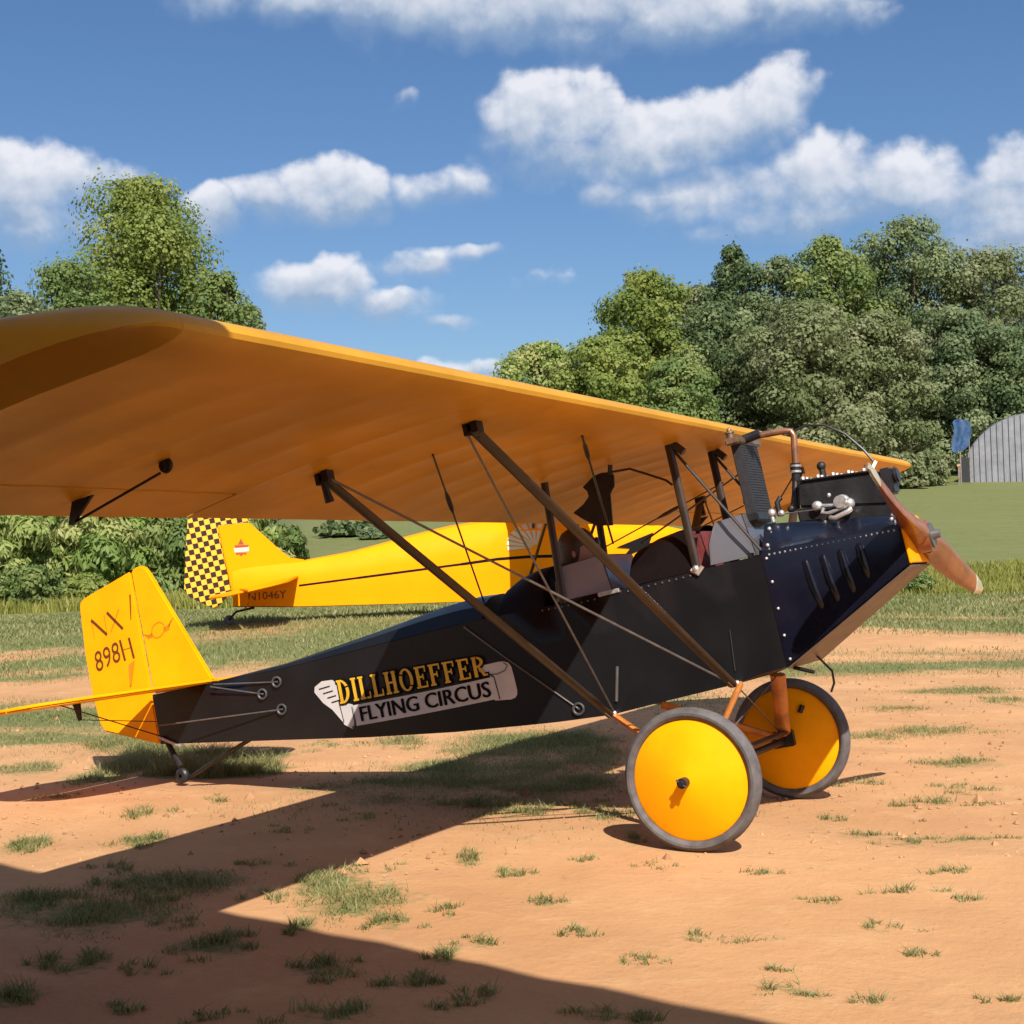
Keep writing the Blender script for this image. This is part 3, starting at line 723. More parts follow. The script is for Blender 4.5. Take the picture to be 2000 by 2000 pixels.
MB().sphere((.05, -.14, .775), .022, 10, 6).sphere((.10, -.15, .762), .017, 10, 6).tube([(.05, -.14, .775), (.05, -.14, .73)], .012, 8).build('fuel_fitting', ALU, eng)
MB().tube([(.055, -.03, .76), (.055, -.03, .83), (.075, -.02, .85)], .014, 8).sphere((.12, -.04, .78), .02, 8, 6).build('ignition_coil', GUNM, eng)
MB().box((.60, .04, .80), (.06, .12, .13)).tube([(.63, .03, .82), (.655, .03, .82)], .045, 14).build('water_pump', GUNM, eng, bevel=.01)
# radiator
rd = MB().box((-.055, 0, .975), (.05, .27, .36)).build('radiator', RADM, plane, bevel=.004)
fm = MB()
for i in range(26): fm.box((-.029, 0, .81 + i * .0135), (.003, .255, .004))
fm.build('fins', RADM, rd)['kind'] = 'stuff'
MB().box((-.055, 0, 1.168), (.075, .36, .038)).build('header_tank', BRASS, rd, bevel=.008)
MB().box((-.055, 0, .778), (.07, .29, .04)).build('bottom_tank', GUNM, rd, bevel=.006)
MB().tube([(-.075, -.12, 1.18), (-.075, -.12, 1.215)], .02, 12).sphere((-.075, -.12, 1.232), .014, 8, 6).tube([(-.075, -.12, 1.215), (-.075, -.12, 1.222)], .026, 12).build('filler_cap', BRASS, rd)
MB().tube([(-.03, -.06, 1.175), (.055, -.05, 1.185)], .024, 12).build('hose_clamp', DKST, rd)
MB().tube([(-.02, 0, 1.178), (.0, 0, 1.186), (.16, 0, 1.172), (.198, 0, 1.160), (.207, 0, 1.135), (.197, 0, 1.08), (.180, 0, .985)], .017, 12).build('coolant_pipe', COPPER, plane)
MB().tube([(.182, 0, 1.0), (.173, 0, .955)], .026, 12).tube([(.172, 0, .95), (.165, 0, .915)], .021, 12).build('coolant_hose', GUNM, plane)
MB().tube([(.181, 0, .992), (.179, 0, .982)], .029, 12).tube([(.175, 0, .965), (.173, 0, .955)], .029, 12).build('hose_clamp', ALU, plane)
MB().tube([(.165, 0, .925), (.150, -.02, .84), (.145, -.03, .77)], .017, 10).build('coolant_pipe', GUNM, plane)
pts = [(.20, .01, 1.155), (.27, .02, 1.172), (.36, .03, 1.15), (.45, .03, 1.08), (.52, .03, .98), (.56, .03, .90)]
MB().tube(pts, .0065, 6).build('ignition_lead', DKST, plane)

# propeller
pr = empty('propeller'); pr.parent = plane; pr.location = (.70, 0, .50)
def blade(sg):
    d = Vector((0, .953, -.302)) * sg; w = Vector((0, .302, .953)); ax = Vector((1, 0, 0)); secs = []
    tp = MB(); body = MB()
    prof = [(.06, .050, .055, 62), (.15, .064, .042, 50), (.3, .071, .028, 38), (.5, .069, .020, 28), (.7, .060, .015, 21), (.86, .050, .011, 17), (.94, .034, .007, 15), (.965, .012, .004, 14)]
    def ring(r, cw, thk, an):
        a = R(an); cdir = w * math.cos(a) * sg + ax * math.sin(a); ndir = (d.cross(cdir)).normalized()
        bend = ax * (0.05 * r * r)
        return [d * r + bend + cdir * cw * math.cos(q) + ndir * thk * math.sin(q) * (1.15 - .3 * math.cos(q)) for q in [2 * math.pi * i / 12 for i in range(12)]]
    body.loft([ring(*p_) for p_ in prof])
    bo = body.build('blade', PROPW, pr)
    tp.loft([ring(r, cw * 1.03, thk + .0025, an) for (r, cw, thk, an) in [(.85, .0507, .0112, 17.2), (.86, .050, .011, 17), (.94, .034, .007, 15), (.967, .011, .004, 14)]])
    tp.build('blade_tip', PTIP, bo)
blade(1); blade(-1)
MB().lathe([(0, -.03), (.075, -.03), (.075, .04), (0, .04)], (0, 0, 0), 'x', 24).build('hub', PROPW, pr)
MB().lathe([(0, .04), (.06, .04), (.06, .052), (.025, .052), (.02, .085), (0, .085)], (0, 0, 0), 'x', 20).build('hub_plate', STEEL, pr)

# cabane struts
for sgn in (-1, 1):
    MB().tube([WP(.225, sgn * .305, af(.225)[1]), (-.335, sgn * .300, .585)], [(.022, .012)] * 2, 10, flat=(0, 1, 0)).build('cabane_strut', STRUT, plane)
    MB().tube([WP(.935, sgn * .305, af(.935)[1]), (-1.085, sgn * .300, .575)], [(.022, .012)] * 2, 10, flat=(0, 1, 0)).build('cabane_strut', STRUT, plane)
    MB().tube([WP(.21, sgn * .30, -.06), (.005, sgn * .297, .60)], [(.008, .008), (.008, .008)], 8).tube([WP(.20, sgn * .305, -.03), WP(.16, sgn * .305, -.085)], .02, 8).build('cabane_brace', STRUT, plane)
# dark plate hanging under the wing over the cockpit
sp = [(-0.969, 1.025), (-0.919, 0.977), (-0.856, 0.929), (-0.766, 0.908), (-0.742, 1.07), (-0.711, 1.103), (-0.70, 1.16), (-0.716, 1.18), (-0.764, 1.188), (-0.811, 1.183), (-0.886, 1.142), (-0.866, 1.115), (-0.863, 1.087), (-0.901, 1.055)]
MB().prism(sp, -.205, -.19).build('hanging_plate', GUNM, plane, bevel=.003)
MB().tube([(-.722, -.2, 1.165), (-.708, -.2, 1.215)], .013, 8).build('plate_bracket', STRUT, plane)
MB().tube([(-.71, -.2, 1.178), (-.651, -.2, 1.172), (-.607, -.2, 1.168), (-.531, -.2, 1.124), (-.43, -.2, 1.063), (-.40, -.2, 1.03)], .0065, 6).build('fuel_line', STRUT, plane)

# lift struts and their bracing wires
S1, S2 = (-.274, -.318, -.005), (-.945, -.318, -.035)
for sgn in (-1, 1):
    t1 = Vector(WP(.307, sgn * 2.15, af(.307)[1] - .02)); t2 = Vector(WP(1.011, sgn * 2.17, af(1.011)[1] - .02))
    b1 = Vector((S1[0], sgn * .318, S1[2])); b2 = Vector((S2[0], sgn * .318, S2[2]))
    for tt, bb in ((t1, b1), (t2, b2)):
        ls = MB().tube([tt, bb], [(.026, .013)] * 2, 12, flat=(0, .75, 1)).build('lift_strut', STRUT, plane)
        d = (bb - tt).normalized()
        MB().tube([tt - Vector((0, 0, -.035)), tt + d * .05], .017, 8).box(tt + Vector((.02, 0, .01)), (.03, .05, .06)).box(tt + Vector((-.025, 0, .012)), (.02, .03, .07)).build('strut_fitting', DKST, ls)
        MB().tube([bb - d * .06, bb], .014, 8).sphere(bb + Vector((.02, sgn * .004, .008)), .015, 8, 5).sphere(bb + Vector((-.02, sgn * .004, .006)), .012, 8, 5).build('strut_fitting', ALU, ls)
    MB().tube([t2 + Vector((.03, 0, -.01)), b1 + Vector((-.02, sgn * .008, .02))], .0055, 6).build('brace_wire', STEEL, plane)
    MB().tube([t1 + Vector((-.03, 0, -.01)), b2 + Vector((.02, sgn * .008, .02))], .0055, 6).build('brace_wire', STEEL, plane)
    MB().tube([t2 + Vector((0, sgn * .01, -.01)), t2 + Vector((-.0, sgn * -.01, -.1))], [.012, .02], 8).build('tie_down_ring', DKST, plane)
# aerial-like rods on the near side skin
MB().tube([(-.905, -.309, .03), (-.86, -.309, .20)], .008, 6).build('step_rod', STEEL, plane)
MB().tube([(-.255, -.309, .06), (-.235, -.309, .26)], .0035, 6).build('step_rod', DKST, plane)

# tail cables and their fairlead rings on the skin
def on_side(x, z, d=.006): return Vector((x, -hw(x) - d, z))
def ring_at(c, r, parent):
    mb = MB(); pts = [c + Vector((r * math.cos(a), -.003 + r * .1 * math.cos(a), r * math.sin(a))) for a in [2 * math.pi * i / 14 for i in range(15)]]
    mb.tube(pts, .007, 6); mb.sphere(c, .007, 6, 4)
    return mb.build('guide_ring', RINGM, parent)
for (px_, pz_), (qx, qy, qz) in [((-3.10, .525), (-3.60, -.10, .60)), ((-3.23, .475), (-3.62, -.11, .59)), ((-3.10, .362), (-4.05, -.16, .43)), ((-1.12, .03), (-1.70, -.2855, .575))]:
    p_ = on_side(px_, pz_)
    mid_ = [on_side(-1.45, p_.z + (qz - p_.z) * (-1.45 - px_) / (qx - px_), .006)] if px_ > -1.45 else []
    cb_ = MB().tube([p_] + mid_ + [(qx, qy, qz)], .0048, 6).build('control_cable', STEEL, plane)
    ring_at(p_, .028, cb_)

# tail surfaces
FIN = [(-3.665, .628), (-4.02, 1.385), (-4.045, 1.425), (-4.085, 1.446), (-4.13, 1.445), (-4.172, 1.432), (-4.162, .635)]
fin = MB().prism(FIN, -.016, .016).build('tail_fin', YELL, plane, bevel=.012)
RUD = [(-4.184, 1.430), (-4.60, 1.347), (-4.64, 1.332), (-4.655, 1.30), (-4.678, .985), (-4.673, .711), (-4.650, .53), (-4.62, .475), (-4.176, .318)]
rud = MB().prism(RUD, -.014, .014).build('rudder', YELL, plane, bevel=.01)
def ptin(pt, a, b, c):
    return a
# stabiliser and elevators
for sgn in (-1, 1):
    st = [(-3.66, .02), (-3.70, .5), (-3.80, 1.02), (-3.86, 1.15), (-3.95, 1.22), (-4.10, 1.24), (-4.105, .02)]
    mb = MB(); k = len(st)
    zf = lambda x: .628 - (x + 3.66) * .052
    mb.add([(x, sgn * y, zf(x) + .012) for x, y in st] + [(x, sgn * y, zf(x) - .012) for x, y in st], [tuple(range(k)), tuple(range(2 * k - 1, k - 1, -1))] + [(i, i + k, (i + 1) % k + k, (i + 1) % k) for i in range(k)])
    mb.build('stabilizer', YELL, plane, bevel=.009)
    ev = [(-4.118, .05), (-4.118, 1.24), (-4.22, 1.25), (-4.40, 1.22), (-4.52, 1.13), (-4.57, .95), (-4.58, .6), (-4.53, .46)]
    mb = MB(); k = len(ev); zg = lambda x: .652 - (x + 4.118) * .06
    mb.add([(x, sgn * y, zg(x) + .011) for x, y in ev] + [(x, sgn * y, zg(x) - .011) for x, y in ev], [tuple(range(k)), tuple(range(2 * k - 1, k - 1, -1))] + [(i, i + k, (i + 1) % k + k, (i + 1) % k) for i in range(k)])
    elv = mb.build('elevator', YELL, plane, bevel=.008)
    MB().prism([(-4.30, .66), (-4.36, .662), (-4.335, .55), (-4.315, .55)], sgn * .50 - .006, sgn * .50 + .006).build('control_horn', DKST, elv)
    MB().tube([(-4.13, sgn * .03, .36), (-4.02, sgn * .95, .64)], .0035, 6).build('brace_wire', DKST, plane)
    MB().tube([(-4.325, sgn * .50, .555), (-4.05, sgn * .10, .45)], .003, 6).build('control_cable', DKST, plane)
MB().prism([(-4.203, 1.285), (-4.211, 1.285), (-4.236, 1.13), (-4.233, 1.13)], -.020, -.014).build('hinge_bracket', BROWNINK, rud)
MB().prism([(-4.315, .85), (-4.265, .87), (-4.325, .72), (-4.335, .72)], -.022, -.014).build('control_horn', FAINT, rud)  # brown shadow on the rudder painted as a faint wedge, not a horn
# tail skid
MB().tube([(-3.45, 0, .24), (-3.80, 0, .14), (-3.98, 0, .085)], [(.03, .012)] * 3, 8, flat=(0, 0, 1)).tube([(-4.13, 0, .33), (-4.06, 0, .16)], .018, 8).build('tail_skid', DKST, plane)
tw = MB().lathe([(.012, -.02), (.036, -.02), (.047, -.01), (.047, .01), (.036, .02), (.012, .02)], (-4.055, 0, .10), 'y', 20, False).build('tail_wheel', GUNM, plane)
MB().tube([(-4.15, -.04, .36), (-3.98, -.05, .275)], .01, 8).build('tail_spring', ALU, plane)

# undercarriage
AX, AZ, TR, RW = -.4094, -.3737, .76, .328
for sgn in (-1, 1):
    MB().tube([(-.25, sgn * .30, -.01), (-.405, sgn * .63, -.355)], [(.040, .016)] * 2, 10, flat=(0, .6, 1)).build('landing_leg', WOOD, plane)
    MB().tube([(-.93, sgn * .30, -.045), (-.43, sgn * .63, -.36)], [(.036, .016)] * 2, 10, flat=(0, .6, 1)).build('landing_leg', WOOD, plane)
    MB().box((AX, sgn * .63, AZ + .01), (.12, .05, .09)).tube([(AX - .04, sgn * .6, AZ + .03), (AX - .04, sgn * .68, AZ + .03)], .025, 10).build('axle_shackle', DKST, plane, bevel=.006)
    w = empty('wheel'); w.parent = plane; w.location = (AX, sgn * TR, AZ)
    MB().lathe([(RW - .052, -.026), (RW - .045, -.038), (RW - .036, -.0425), (RW - .034, -.0445), (RW - .022, -.045), (RW - .019, -.042), (RW - .008, -.031), (RW - .006, -.026), (RW - .0015, -.018), (RW - .003, -.016), (RW, -.010), (RW, -.002), (RW - .003, 0), (RW, .002), (RW, .010), (RW - .003, .016), (RW - .0015, .018), (RW - .006, .026), (RW - .008, .031), (RW - .019, .042), (RW - .022, .045), (RW - .034, .0445), (RW - .036, .0425), (RW - .045, .038), (RW - .052, .026), (RW - .052, -.026)], (0, 0, 0), 'y', 72).build('tyre', TIRE, w)
    for f_ in (-1, 1):
        apex = .092 if f_ == sgn else .07
        MB().lathe([(RW - .053, f_ * .026), (RW - .062, f_ * .031), (.12, f_ * (.031 + (apex - .031) * .62)), (.03, f_ * apex), (.0, f_ * (apex + .002))], (0, 0, 0), 'y', 64).build('wheel_disc', YELL, w)
    MB().lathe([(0, sgn * .09), (.024, sgn * .09), (.024, sgn * .135), (.014, sgn * .137), (.012, sgn * .15), (0, sgn * .15)], (0, 0, 0), 'y', 16).tube([(-.02, sgn * .14, .02), (.02, sgn * .14, -.02)], .005, 6).build('hub_cap', DKST, w)
    MB().tube([(.10, -sgn * .062, .13), (.125, -sgn * .058, .165)], .014, 8).build('valve_cover', DKST, w)
MB().tube([(AX, -.72, AZ), (AX, .72, AZ)], .019, 12).build('axle', DKST, plane)
MB().tube([(AX + .02, -.62, AZ + .045), (AX + .02, .62, AZ + .045)], [(.03, .014)] * 2, 10).build('spreader_bar', STRUT, plane)
MB().tube([(-.26, -.30, -.02), (AX, .60, AZ + .05)], .004, 6).tube([(-.26, .30, -.02), (AX, -.60, AZ + .05)], .004, 6).build('brace_wire', STEEL, plane)

# ------------------------------------------------------------------ writing on the fuselage: gold slab letters and a winged banner
def rectp(x0, y0, x1, y1): return [(x0, y0), (x1, y0), (x1, y1), (x0, y1)]
def ringp(cx, cy, rx, ry, wx, wy, a0, a1, n=16):
    o_ = [(cx + rx * math.cos(a), cy + ry * math.sin(a)) for a in np.linspace(a0, a1, n)]
    i_ = [(cx + (rx - wx) * math.cos(a), cy + (ry - wy) * math.sin(a)) for a in np.linspace(a0, a1, n)]
    return [[o_[k], o_[k + 1], i_[k + 1], i_[k]] for k in range(n - 1)]
def slab(ch):
    s = .17; t = .085; P_ = []
    def stem(x): P_.append(rectp(x, 0, x + s, 1)); P_.append(rectp(x - .06, 0, x + s + .06, t)); P_.append(rectp(x - .06, 1 - t, x + s + .06, 1))
    w = .62
    if ch == 'I': stem(.08); w = .36
    elif ch == 'L': stem(.08); P_.append(rectp(.2, 0, .60, t)); P_.append(rectp(.53, 0, .60, .3)); w = .66
    elif ch == 'H': stem(.08); stem(.46); P_.append(rectp(.2, .46, .5, .46 + t)); w = .76
    elif ch in 'EF':
        stem(.08); P_.append(rectp(.2, 1 - t, .60, 1)); P_.append(rectp(.53, .72, .60, 1)); P_.append(rectp(.2, .47, .45, .47 + t)); P_.append(rectp(.40, .38, .46, .64))
        if ch == 'E': P_.append(rectp(.2, 0, .62, t)); P_.append(rectp(.55, 0, .62, .28))
        w = .68
    elif ch == 'D': stem(.08); P_ += ringp(.22, .5, .44, .5, .17, t, -math.pi / 2, math.pi / 2); w = .74
    elif ch == 'O': P_ += ringp(.36, .5, .36, .52, .16, t, 0, 2 * math.pi, 26); w = .78
    elif ch == 'R':
        stem(.08); P_ += ringp(.22, .73, .38, .27, .16, t, -math.pi / 2, math.pi / 2, 12)
        P_.append([(.26, .48), (.40, .48), (.66, 0), (.50, 0)]); P_.append(rectp(.48, 0, .72, t)); w = .74
    return P_, w
sgd = Vector((2.715, -.285, 0)).normalized()          # along the tapering skin, towards the nose
def skin(u, v, d=0.0):
    """u metres along the skin forward from x=-2.85, v height in the plane's frame"""
    x = -2.85 + u * sgd.x
    return (x, -hw(x) - d, v)
badge = MB(); badge_o = None
# banner strip: lower edge and upper edge, body frame
def band(u0, v0, u1, v1, h, n=10, bow=0.0):
    q = []
    for i in range(n + 1):
        t_ = i / n; u = u0 + (u1 - u0) * t_; v = v0 + (v1 - v0) * t_ + bow * math.sin(math.pi * t_)
        q.append(((u, v), (u, v + h)))
    return q
def add_strip(mb, q, d):
    for (a, b2), (c_, e_) in zip(q[:-1], q[1:]): mb.add([skin(*a, d), skin(*c_, d), skin(*e_, d), skin(*b2, d)], [(0, 1, 2, 3)])
def poly(mb, pts, d): mb.add([skin(u, v, d) for u, v in pts], [tuple(range(len(pts)))])
# corners measured on the photograph (u from x)
def U(x): return (x + 2.85) / sgd.x
B0 = (U(-2.565), .178); B1 = (U(-1.545), .165)
poly(badge, [(U(-1.70), .345), (U(-1.62), .353), (U(-1.53), .353), (U(-1.495), .349), (U(-1.470), .337), (U(-1.456), .315), (U(-1.452), .26), (U(-1.449), .19), (U(-1.455), .165), (U(-1.470), .151), (U(-1.50), .147), (U(-1.60), .158), (U(-1.60), .29)], .003)
add_strip(badge, band(B0[0], B0[1], B1[0], B1[1], .117, 12, -.005), .0045)
poly(badge, [(U(-2.655), .20), (U(-2.60), .165), (U(-2.575), .185), (U(-2.565), .30), (U(-2.66), .335), (U(-2.69), .335)], .0035)
poly(badge, [(U(-2.66), .215), (U(-2.72), .295), (U(-2.78), .345), (U(-2.83), .415), (U(-2.82), .445), (U(-2.76), .468), (U(-2.68), .462), (U(-2.645), .43), (U(-2.64), .33)], .0045)
ban = badge.build('banner', CREAM, plane, label='white winged scroll banner painted on the black side')
ink = MB()
for k in range(4):
    v = .43 - k * .03; u = U(-2.79 + k * .025)
    poly(ink, [(u, v), (u + .085 - k * .008, v + .004), (u + .085 - k * .008, v - .002), (u, v - .006)], .007)
def stroke(mb, pts, w_, d):
    for (a, b2) in zip(pts[:-1], pts[1:]):
        dx, dy = b2[0] - a[0], b2[1] - a[1]; l = math.hypot(dx, dy) or 1; nx, ny = -dy / l * w_ / 2, dx / l * w_ / 2
        poly(mb, [(a[0] + nx, a[1] + ny), (a[0] - nx, a[1] - ny), (b2[0] - nx, b2[1] - ny), (b2[0] + nx, b2[1] + ny)], d)
stroke(ink, [(U(-1.64), .29), (U(-1.60), .30), (U(-1.575), .28), (U(-1.565), .16)], .006, .0072)
stroke(ink, [(U(-1.50), .345), (U(-1.475), .325), (U(-1.50), .30), (U(-1.55), .292), (U(-1.60), .298)], .004, .0072)
stroke(ink, [(U(-2.60), .17), (U(-2.575), .19), (U(-2.572), .29)], .005, .0072)
stroke(ink, [(U(-2.65), .215), (U(-2.66), .33)], .005, .0072)
ink.build('banner_outline', INK, ban)['kind'] = 'stuff'
def text_mesh(body, size, shear=0.0):
    cu = bpy.data.curves.new('t', 'FONT'); cu.body = body; cu.size = size; cu.shear = shear; cu.resolution_u = 3
    o_ = bpy.data.objects.new('t', cu); COL.objects.link(o_)
    bpy.context.view_layer.update()
    me_ = bpy.data.meshes.new_from_object(o_.evaluated_get(bpy.context.evaluated_depsgraph_get()))
    vs_ = [tuple(v.co) for v in me_.vertices]; fs_ = [tuple(p.vertices) for p in me_.polygons]
    bpy.data.objects.remove(o_); bpy.data.curves.remove(cu); bpy.data.meshes.remove(me_)
    return vs_, fs_
vs_, fs_ = text_mesh('FLYING CIRCUS', 1.0)
xs_ = [v[0] for v in vs_]; x0, x1 = min(xs_), max(xs_); ys_ = [v[1] for v in vs_]; y0, y1 = min(ys_), max(ys_)
L0, L1 = U(-2.52), U(-1.615)
lt = MB()
for grow in (-.0042, -.0021, 0, .0021, .0042):
    lt.add([skin(L0 + (v[0] - x0) / (x1 - x0) * (L1 - L0) + grow, .196 + (-.014) * (v[0] - x0) / (x1 - x0) + (v[1] - y0) / (y1 - y0) * .082 + abs(grow) * .25, .0075 + (grow + .005) * .06) for v in vs_], fs_)
lt.build('lettering', INK, ban)
# DILLHOEFFER
word = 'DILLHOEFFER'; tot = sum(slab(c_)[1] for c_ in word) + .05 * (len(word) - 1)
G0, G1 = U(-2.655), U(-1.605); kx = (G1 - G0) / tot
outl = MB(); gold = MB(); u = G0; cnt = 0
for c_ in word:
    P_, w_ = slab(c_)
    for q in P_:
        cx_ = sum(p_[0] for p_ in q) / len(q); cy_ = sum(p_[1] for p_ in q) / len(q)
        def mp(p_, g=0.0):
            t_ = (u + p_[0] * kx - G0) / (G1 - G0)
            gx = math.copysign(g, p_[0] - cx_); gy = math.copysign(g, p_[1] - cy_)
            return (u + p_[0] * kx + gx, .318 - .022 * t_ + p_[1] * (.135 - .028 * t_) + gy)
        d_ = .0085 + (cnt % 12) * .00012; cnt += 1
        poly(outl, [mp(p_, .009) for p_ in q], d_ - .0012)
        poly(gold, [mp(p_) for p_ in q], d_)
    u += (w_ + .05) * kx
outl.build('letter_outline', INK, plane)
gold.build('lettering', GOLD, plane, label='gold slab serif name painted above the banner')

# NX / 898H on the rudder
def rud_text(body, x0_, x1_, z0_, z1_, slope, m, parent, y=-.0165, shear=0.0):
    vs_, fs_ = text_mesh(body, 1.0, shear)
    xs_ = [v[0] for v in vs_]; a0, a1 = min(xs_), max(xs_); ys_ = [v[1] for v in vs_]; b0, b1 = min(ys_), max(ys_)
    mb = MB()
    mb.add([(x0_ + (v[0] - a0) / (a1 - a0) * (x1_ - x0_), y, z0_ + (v[1] - b0) / (b1 - b0) * (z1_ - z0_) + slope * (v[0] - a0) / (a1 - a0)) for v in vs_], fs_)
    return mb.build('lettering', m, parent)
nx = MB()
def ns(pts, w_):
    for a, b2 in zip(pts[:-1], pts[1:]):
        dx, dy = b2[0] - a[0], b2[1] - a[1]; l = math.hypot(dx, dy); ex, ey = -dy / l * w_ / 2, dx / l * w_ / 2
        nx.add([(a[0] + ex, -.0166, a[1] + ey), (a[0] - ex, -.0166, a[1] - ey), (b2[0] - ex, -.0166, b2[1] - ey), (b2[0] + ex, -.0166, b2[1] + ey)], [(0, 1, 2, 3)])
ns([(-4.568, 1.195), (-4.455, 1.075)], .019); ns([(-4.566, 1.07), (-4.568, 1.19)], .0028); ns([(-4.455, 1.08), (-4.452, 1.20)], .0028)
ns([(-4.425, 1.215), (-4.315, 1.085)], .019); ns([(-4.42, 1.085), (-4.32, 1.215)], .003)
nx.build('lettering', BROWNINK, rud)
def bold(sh):
    vs_, fs_ = text_mesh('898', 1.0); return vs_, fs_
rud_text('898', -4.595, -4.375, .855, .985, .035, BROWNINK, rud)
hh = MB()
for (xa, xb, w_) in ((-4.352, -4.338, .018), (-4.275, -4.262, .018)):
    hh.add([(xa - .004 - w_ / 2, -.0167, 1.02), (xa - .004 + w_ / 2, -.0167, 1.02), (xb - .004 + w_ / 2, -.0167, .885), (xb - .004 - w_ / 2, -.0167, .885)], [(0, 1, 2, 3)])
hh.add([(-4.345, -.0165, .953), (-4.268, -.0165, .955), (-4.268, -.0165, .958), (-4.345, -.0165, .956)], [(0, 1, 2, 3)])
hh.build('lettering', BROWNINK, rud)
em = MB()
def es(pts, w_):
    for a, b2 in zip(pts[:-1], pts[1:]):
        dx, dy = b2[0] - a[0], b2[1] - a[1]; l = math.hypot(dx, dy); ex, ey = -dy / l * w_ / 2, dx / l * w_ / 2
        em.add([(a[0] + ex, -.0185, a[1] + ey), (a[0] - ex, -.0185, a[1] - ey), (b2[0] - ex, -.0185, b2[1] - ey), (b2[0] + ex, -.0185, b2[1] + ey)], [(0, 1, 2, 3)])
ce = (-4.03, 1.02)
es([(ce[0] + .055 * math.cos(a), ce[1] + .045 * math.sin(a) + .2 * .055 * math.cos(a)) for a in np.linspace(0, 2 * math.pi, 18)], .006)
for k in range(3):
    es([(ce[0] + .05, ce[1] - .01 * k), (ce[0] + .09, ce[1] + .012 - .012 * k), (ce[0] + .14 - .02 * k, ce[1] + .05 - .016 * k)], .006)
    es([(ce[0] - .05, ce[1] - .012 - .008 * k), (ce[0] - .08, ce[1] - .018 - .008 * k), (ce[0] - .125 + .015 * k, ce[1] - .005 - .014 * k)], .006)
em.build('winged_emblem', FAINT, fin)

# ------------------------------------------------------------------ the person at the controls
pe = empty('person', (0, 0, 0)); 
pc = Vector((-1.085, .0, .50))                        # hips, in the plane's frame
M_pl = Matrix.Translation((0.32646, 0, 0.77624)) @ Matrix.Rotation(-TH, 4, 'Y')
pe.matrix_world = M_pl @ Matrix.Translation(pc)
tag(pe, 'person in brown leather flying helmet and tan jacket seated in the rear cockpit', 'person')
def ell(z, rx, ry, cx=0.0, n=16): return [(cx + rx * math.cos(2 * math.pi * i / n), ry * math.sin(2 * math.pi * i / n), z) for i in range(n)]
bd = MB().loft([ell(-.30, .10, .14), ell(-.20, .13, .17), ell(-.05, .12, .16), ell(.06, .115, .175), ell(.13, .10, .19), ell(.165, .075, .14), ell(.185, .055, .075), ell(.215, .05, .052, .005),
                ell(.25, .052, .05, .015), ell(.27, .075, .062, .02), ell(.31, .095, .072, .02), ell(.36, .10, .077, .012), ell(.41, .092, .072, .005), ell(.45, .06, .05, 0), ell(.47, .01, .01, 0)])
bd.sphere((.118, 0, .335), .016, 8, 6, (1.2, .8, 1.5))
for sgn in (-1, 1): bd.sphere((.01, sgn * .078, .33), .02, 8, 6, (.8, .4, 1.3))
bd.build('body', SKIN, pe)
MB().loft([ell(-.30, .108, .148), ell(-.20, .14, .18), ell(-.05, .13, .17), ell(.06, .125, .185), ell(.13, .11, .20), ell(.17, .085, .15), ell(.19, .066, .085), ell(.205, .064, .07)], caps=False).tube([(0, -.19, .12), (.06, -.235, -.06), (.22, -.16, -.12)], [.05, .045, .035], 10).tube([(0, .19, .12), (.06, .235, -.06), (.22, .16, -.12)], [.05, .045, .035], 10).build('jacket', JACK, pe)
hl = MB().loft([ell(.275, .06, .078, -.035), ell(.30, .088, .086, -.018), ell(.34, .098, .088, -.008), ell(.385, .106, .084, .004), ell(.42, .098, .078, .002), ell(.455, .066, .056, 0), ell(.478, .012, .012, 0)], caps=True)
hel = hl.build('flying_helmet', LEATH, pe)
for sgn in (-1, 1): MB().lathe([(0, .0), (.026, 0), (.028, .014), (.02, .02), (0, .02)], (.098, sgn * .034, .37), 'x', 14).build('goggle_lens', DKST, hel)
for sgn in (-1, 1):
    hb_ = MB().sphere((.235, sgn * .15, -.125), .038, 10, 7, (1.1, .7, .6))
    for k in range(4): hb_.tube([(.26, sgn * .15 - .024 + k * .016, -.115), (.295, sgn * .15 - .024 + k * .015, -.125), (.295 - .012 * abs(k - 1.5) * .3, sgn * .15 - .024 + k * .015, -.15), (.275, sgn * .15 - .024 + k * .015, -.16)], .0085, 6)
    hb_.tube([(.235, sgn * .12, -.12), (.26, sgn * .11, -.135), (.285, sgn * .12, -.145)], .009, 6).build('glove', LEATH, pe)

# ------------------------------------------------------------------ yellow airplane parked beyond
hd = math.atan2(.665, .75)
A0 = np.array([-12.9917, 12.0708]); G0z = th(*A0)
ya = empty('yellow_airplane', (A0[0], A0[1], 0), (0, 0, hd))
tag(ya, 'bright yellow airplane with black checkered rudder parked behind the black fuselage', 'airplane')
FW = [0, 1.1, 2.6, 4.4, 6.2, 7.6, 8.2]
def yw(x): return lerp([0, 1.5, 3.5, 5.5, 7.6, 8.3], [.05, .24, .40, .46, .40, .20], x)
def yt_(x): return lerp([0, 1.13, 2.07, 2.95, 3.66, 4.4, 5.3, 5.8, 6.5, 7.6, 8.3], [1.30, 1.40, 1.55, 1.77, 1.93, 2.03, 2.05, 1.95, 1.93, 1.86, 1.70], x)
def yb_(x): return lerp([0, 1.0, 2.6, 4.07, 4.94, 6.0, 7.6, 8.3], [.66, .62, .61, .61, .80, .90, 1.0, 1.25], x)
yf = MB(); secs = []
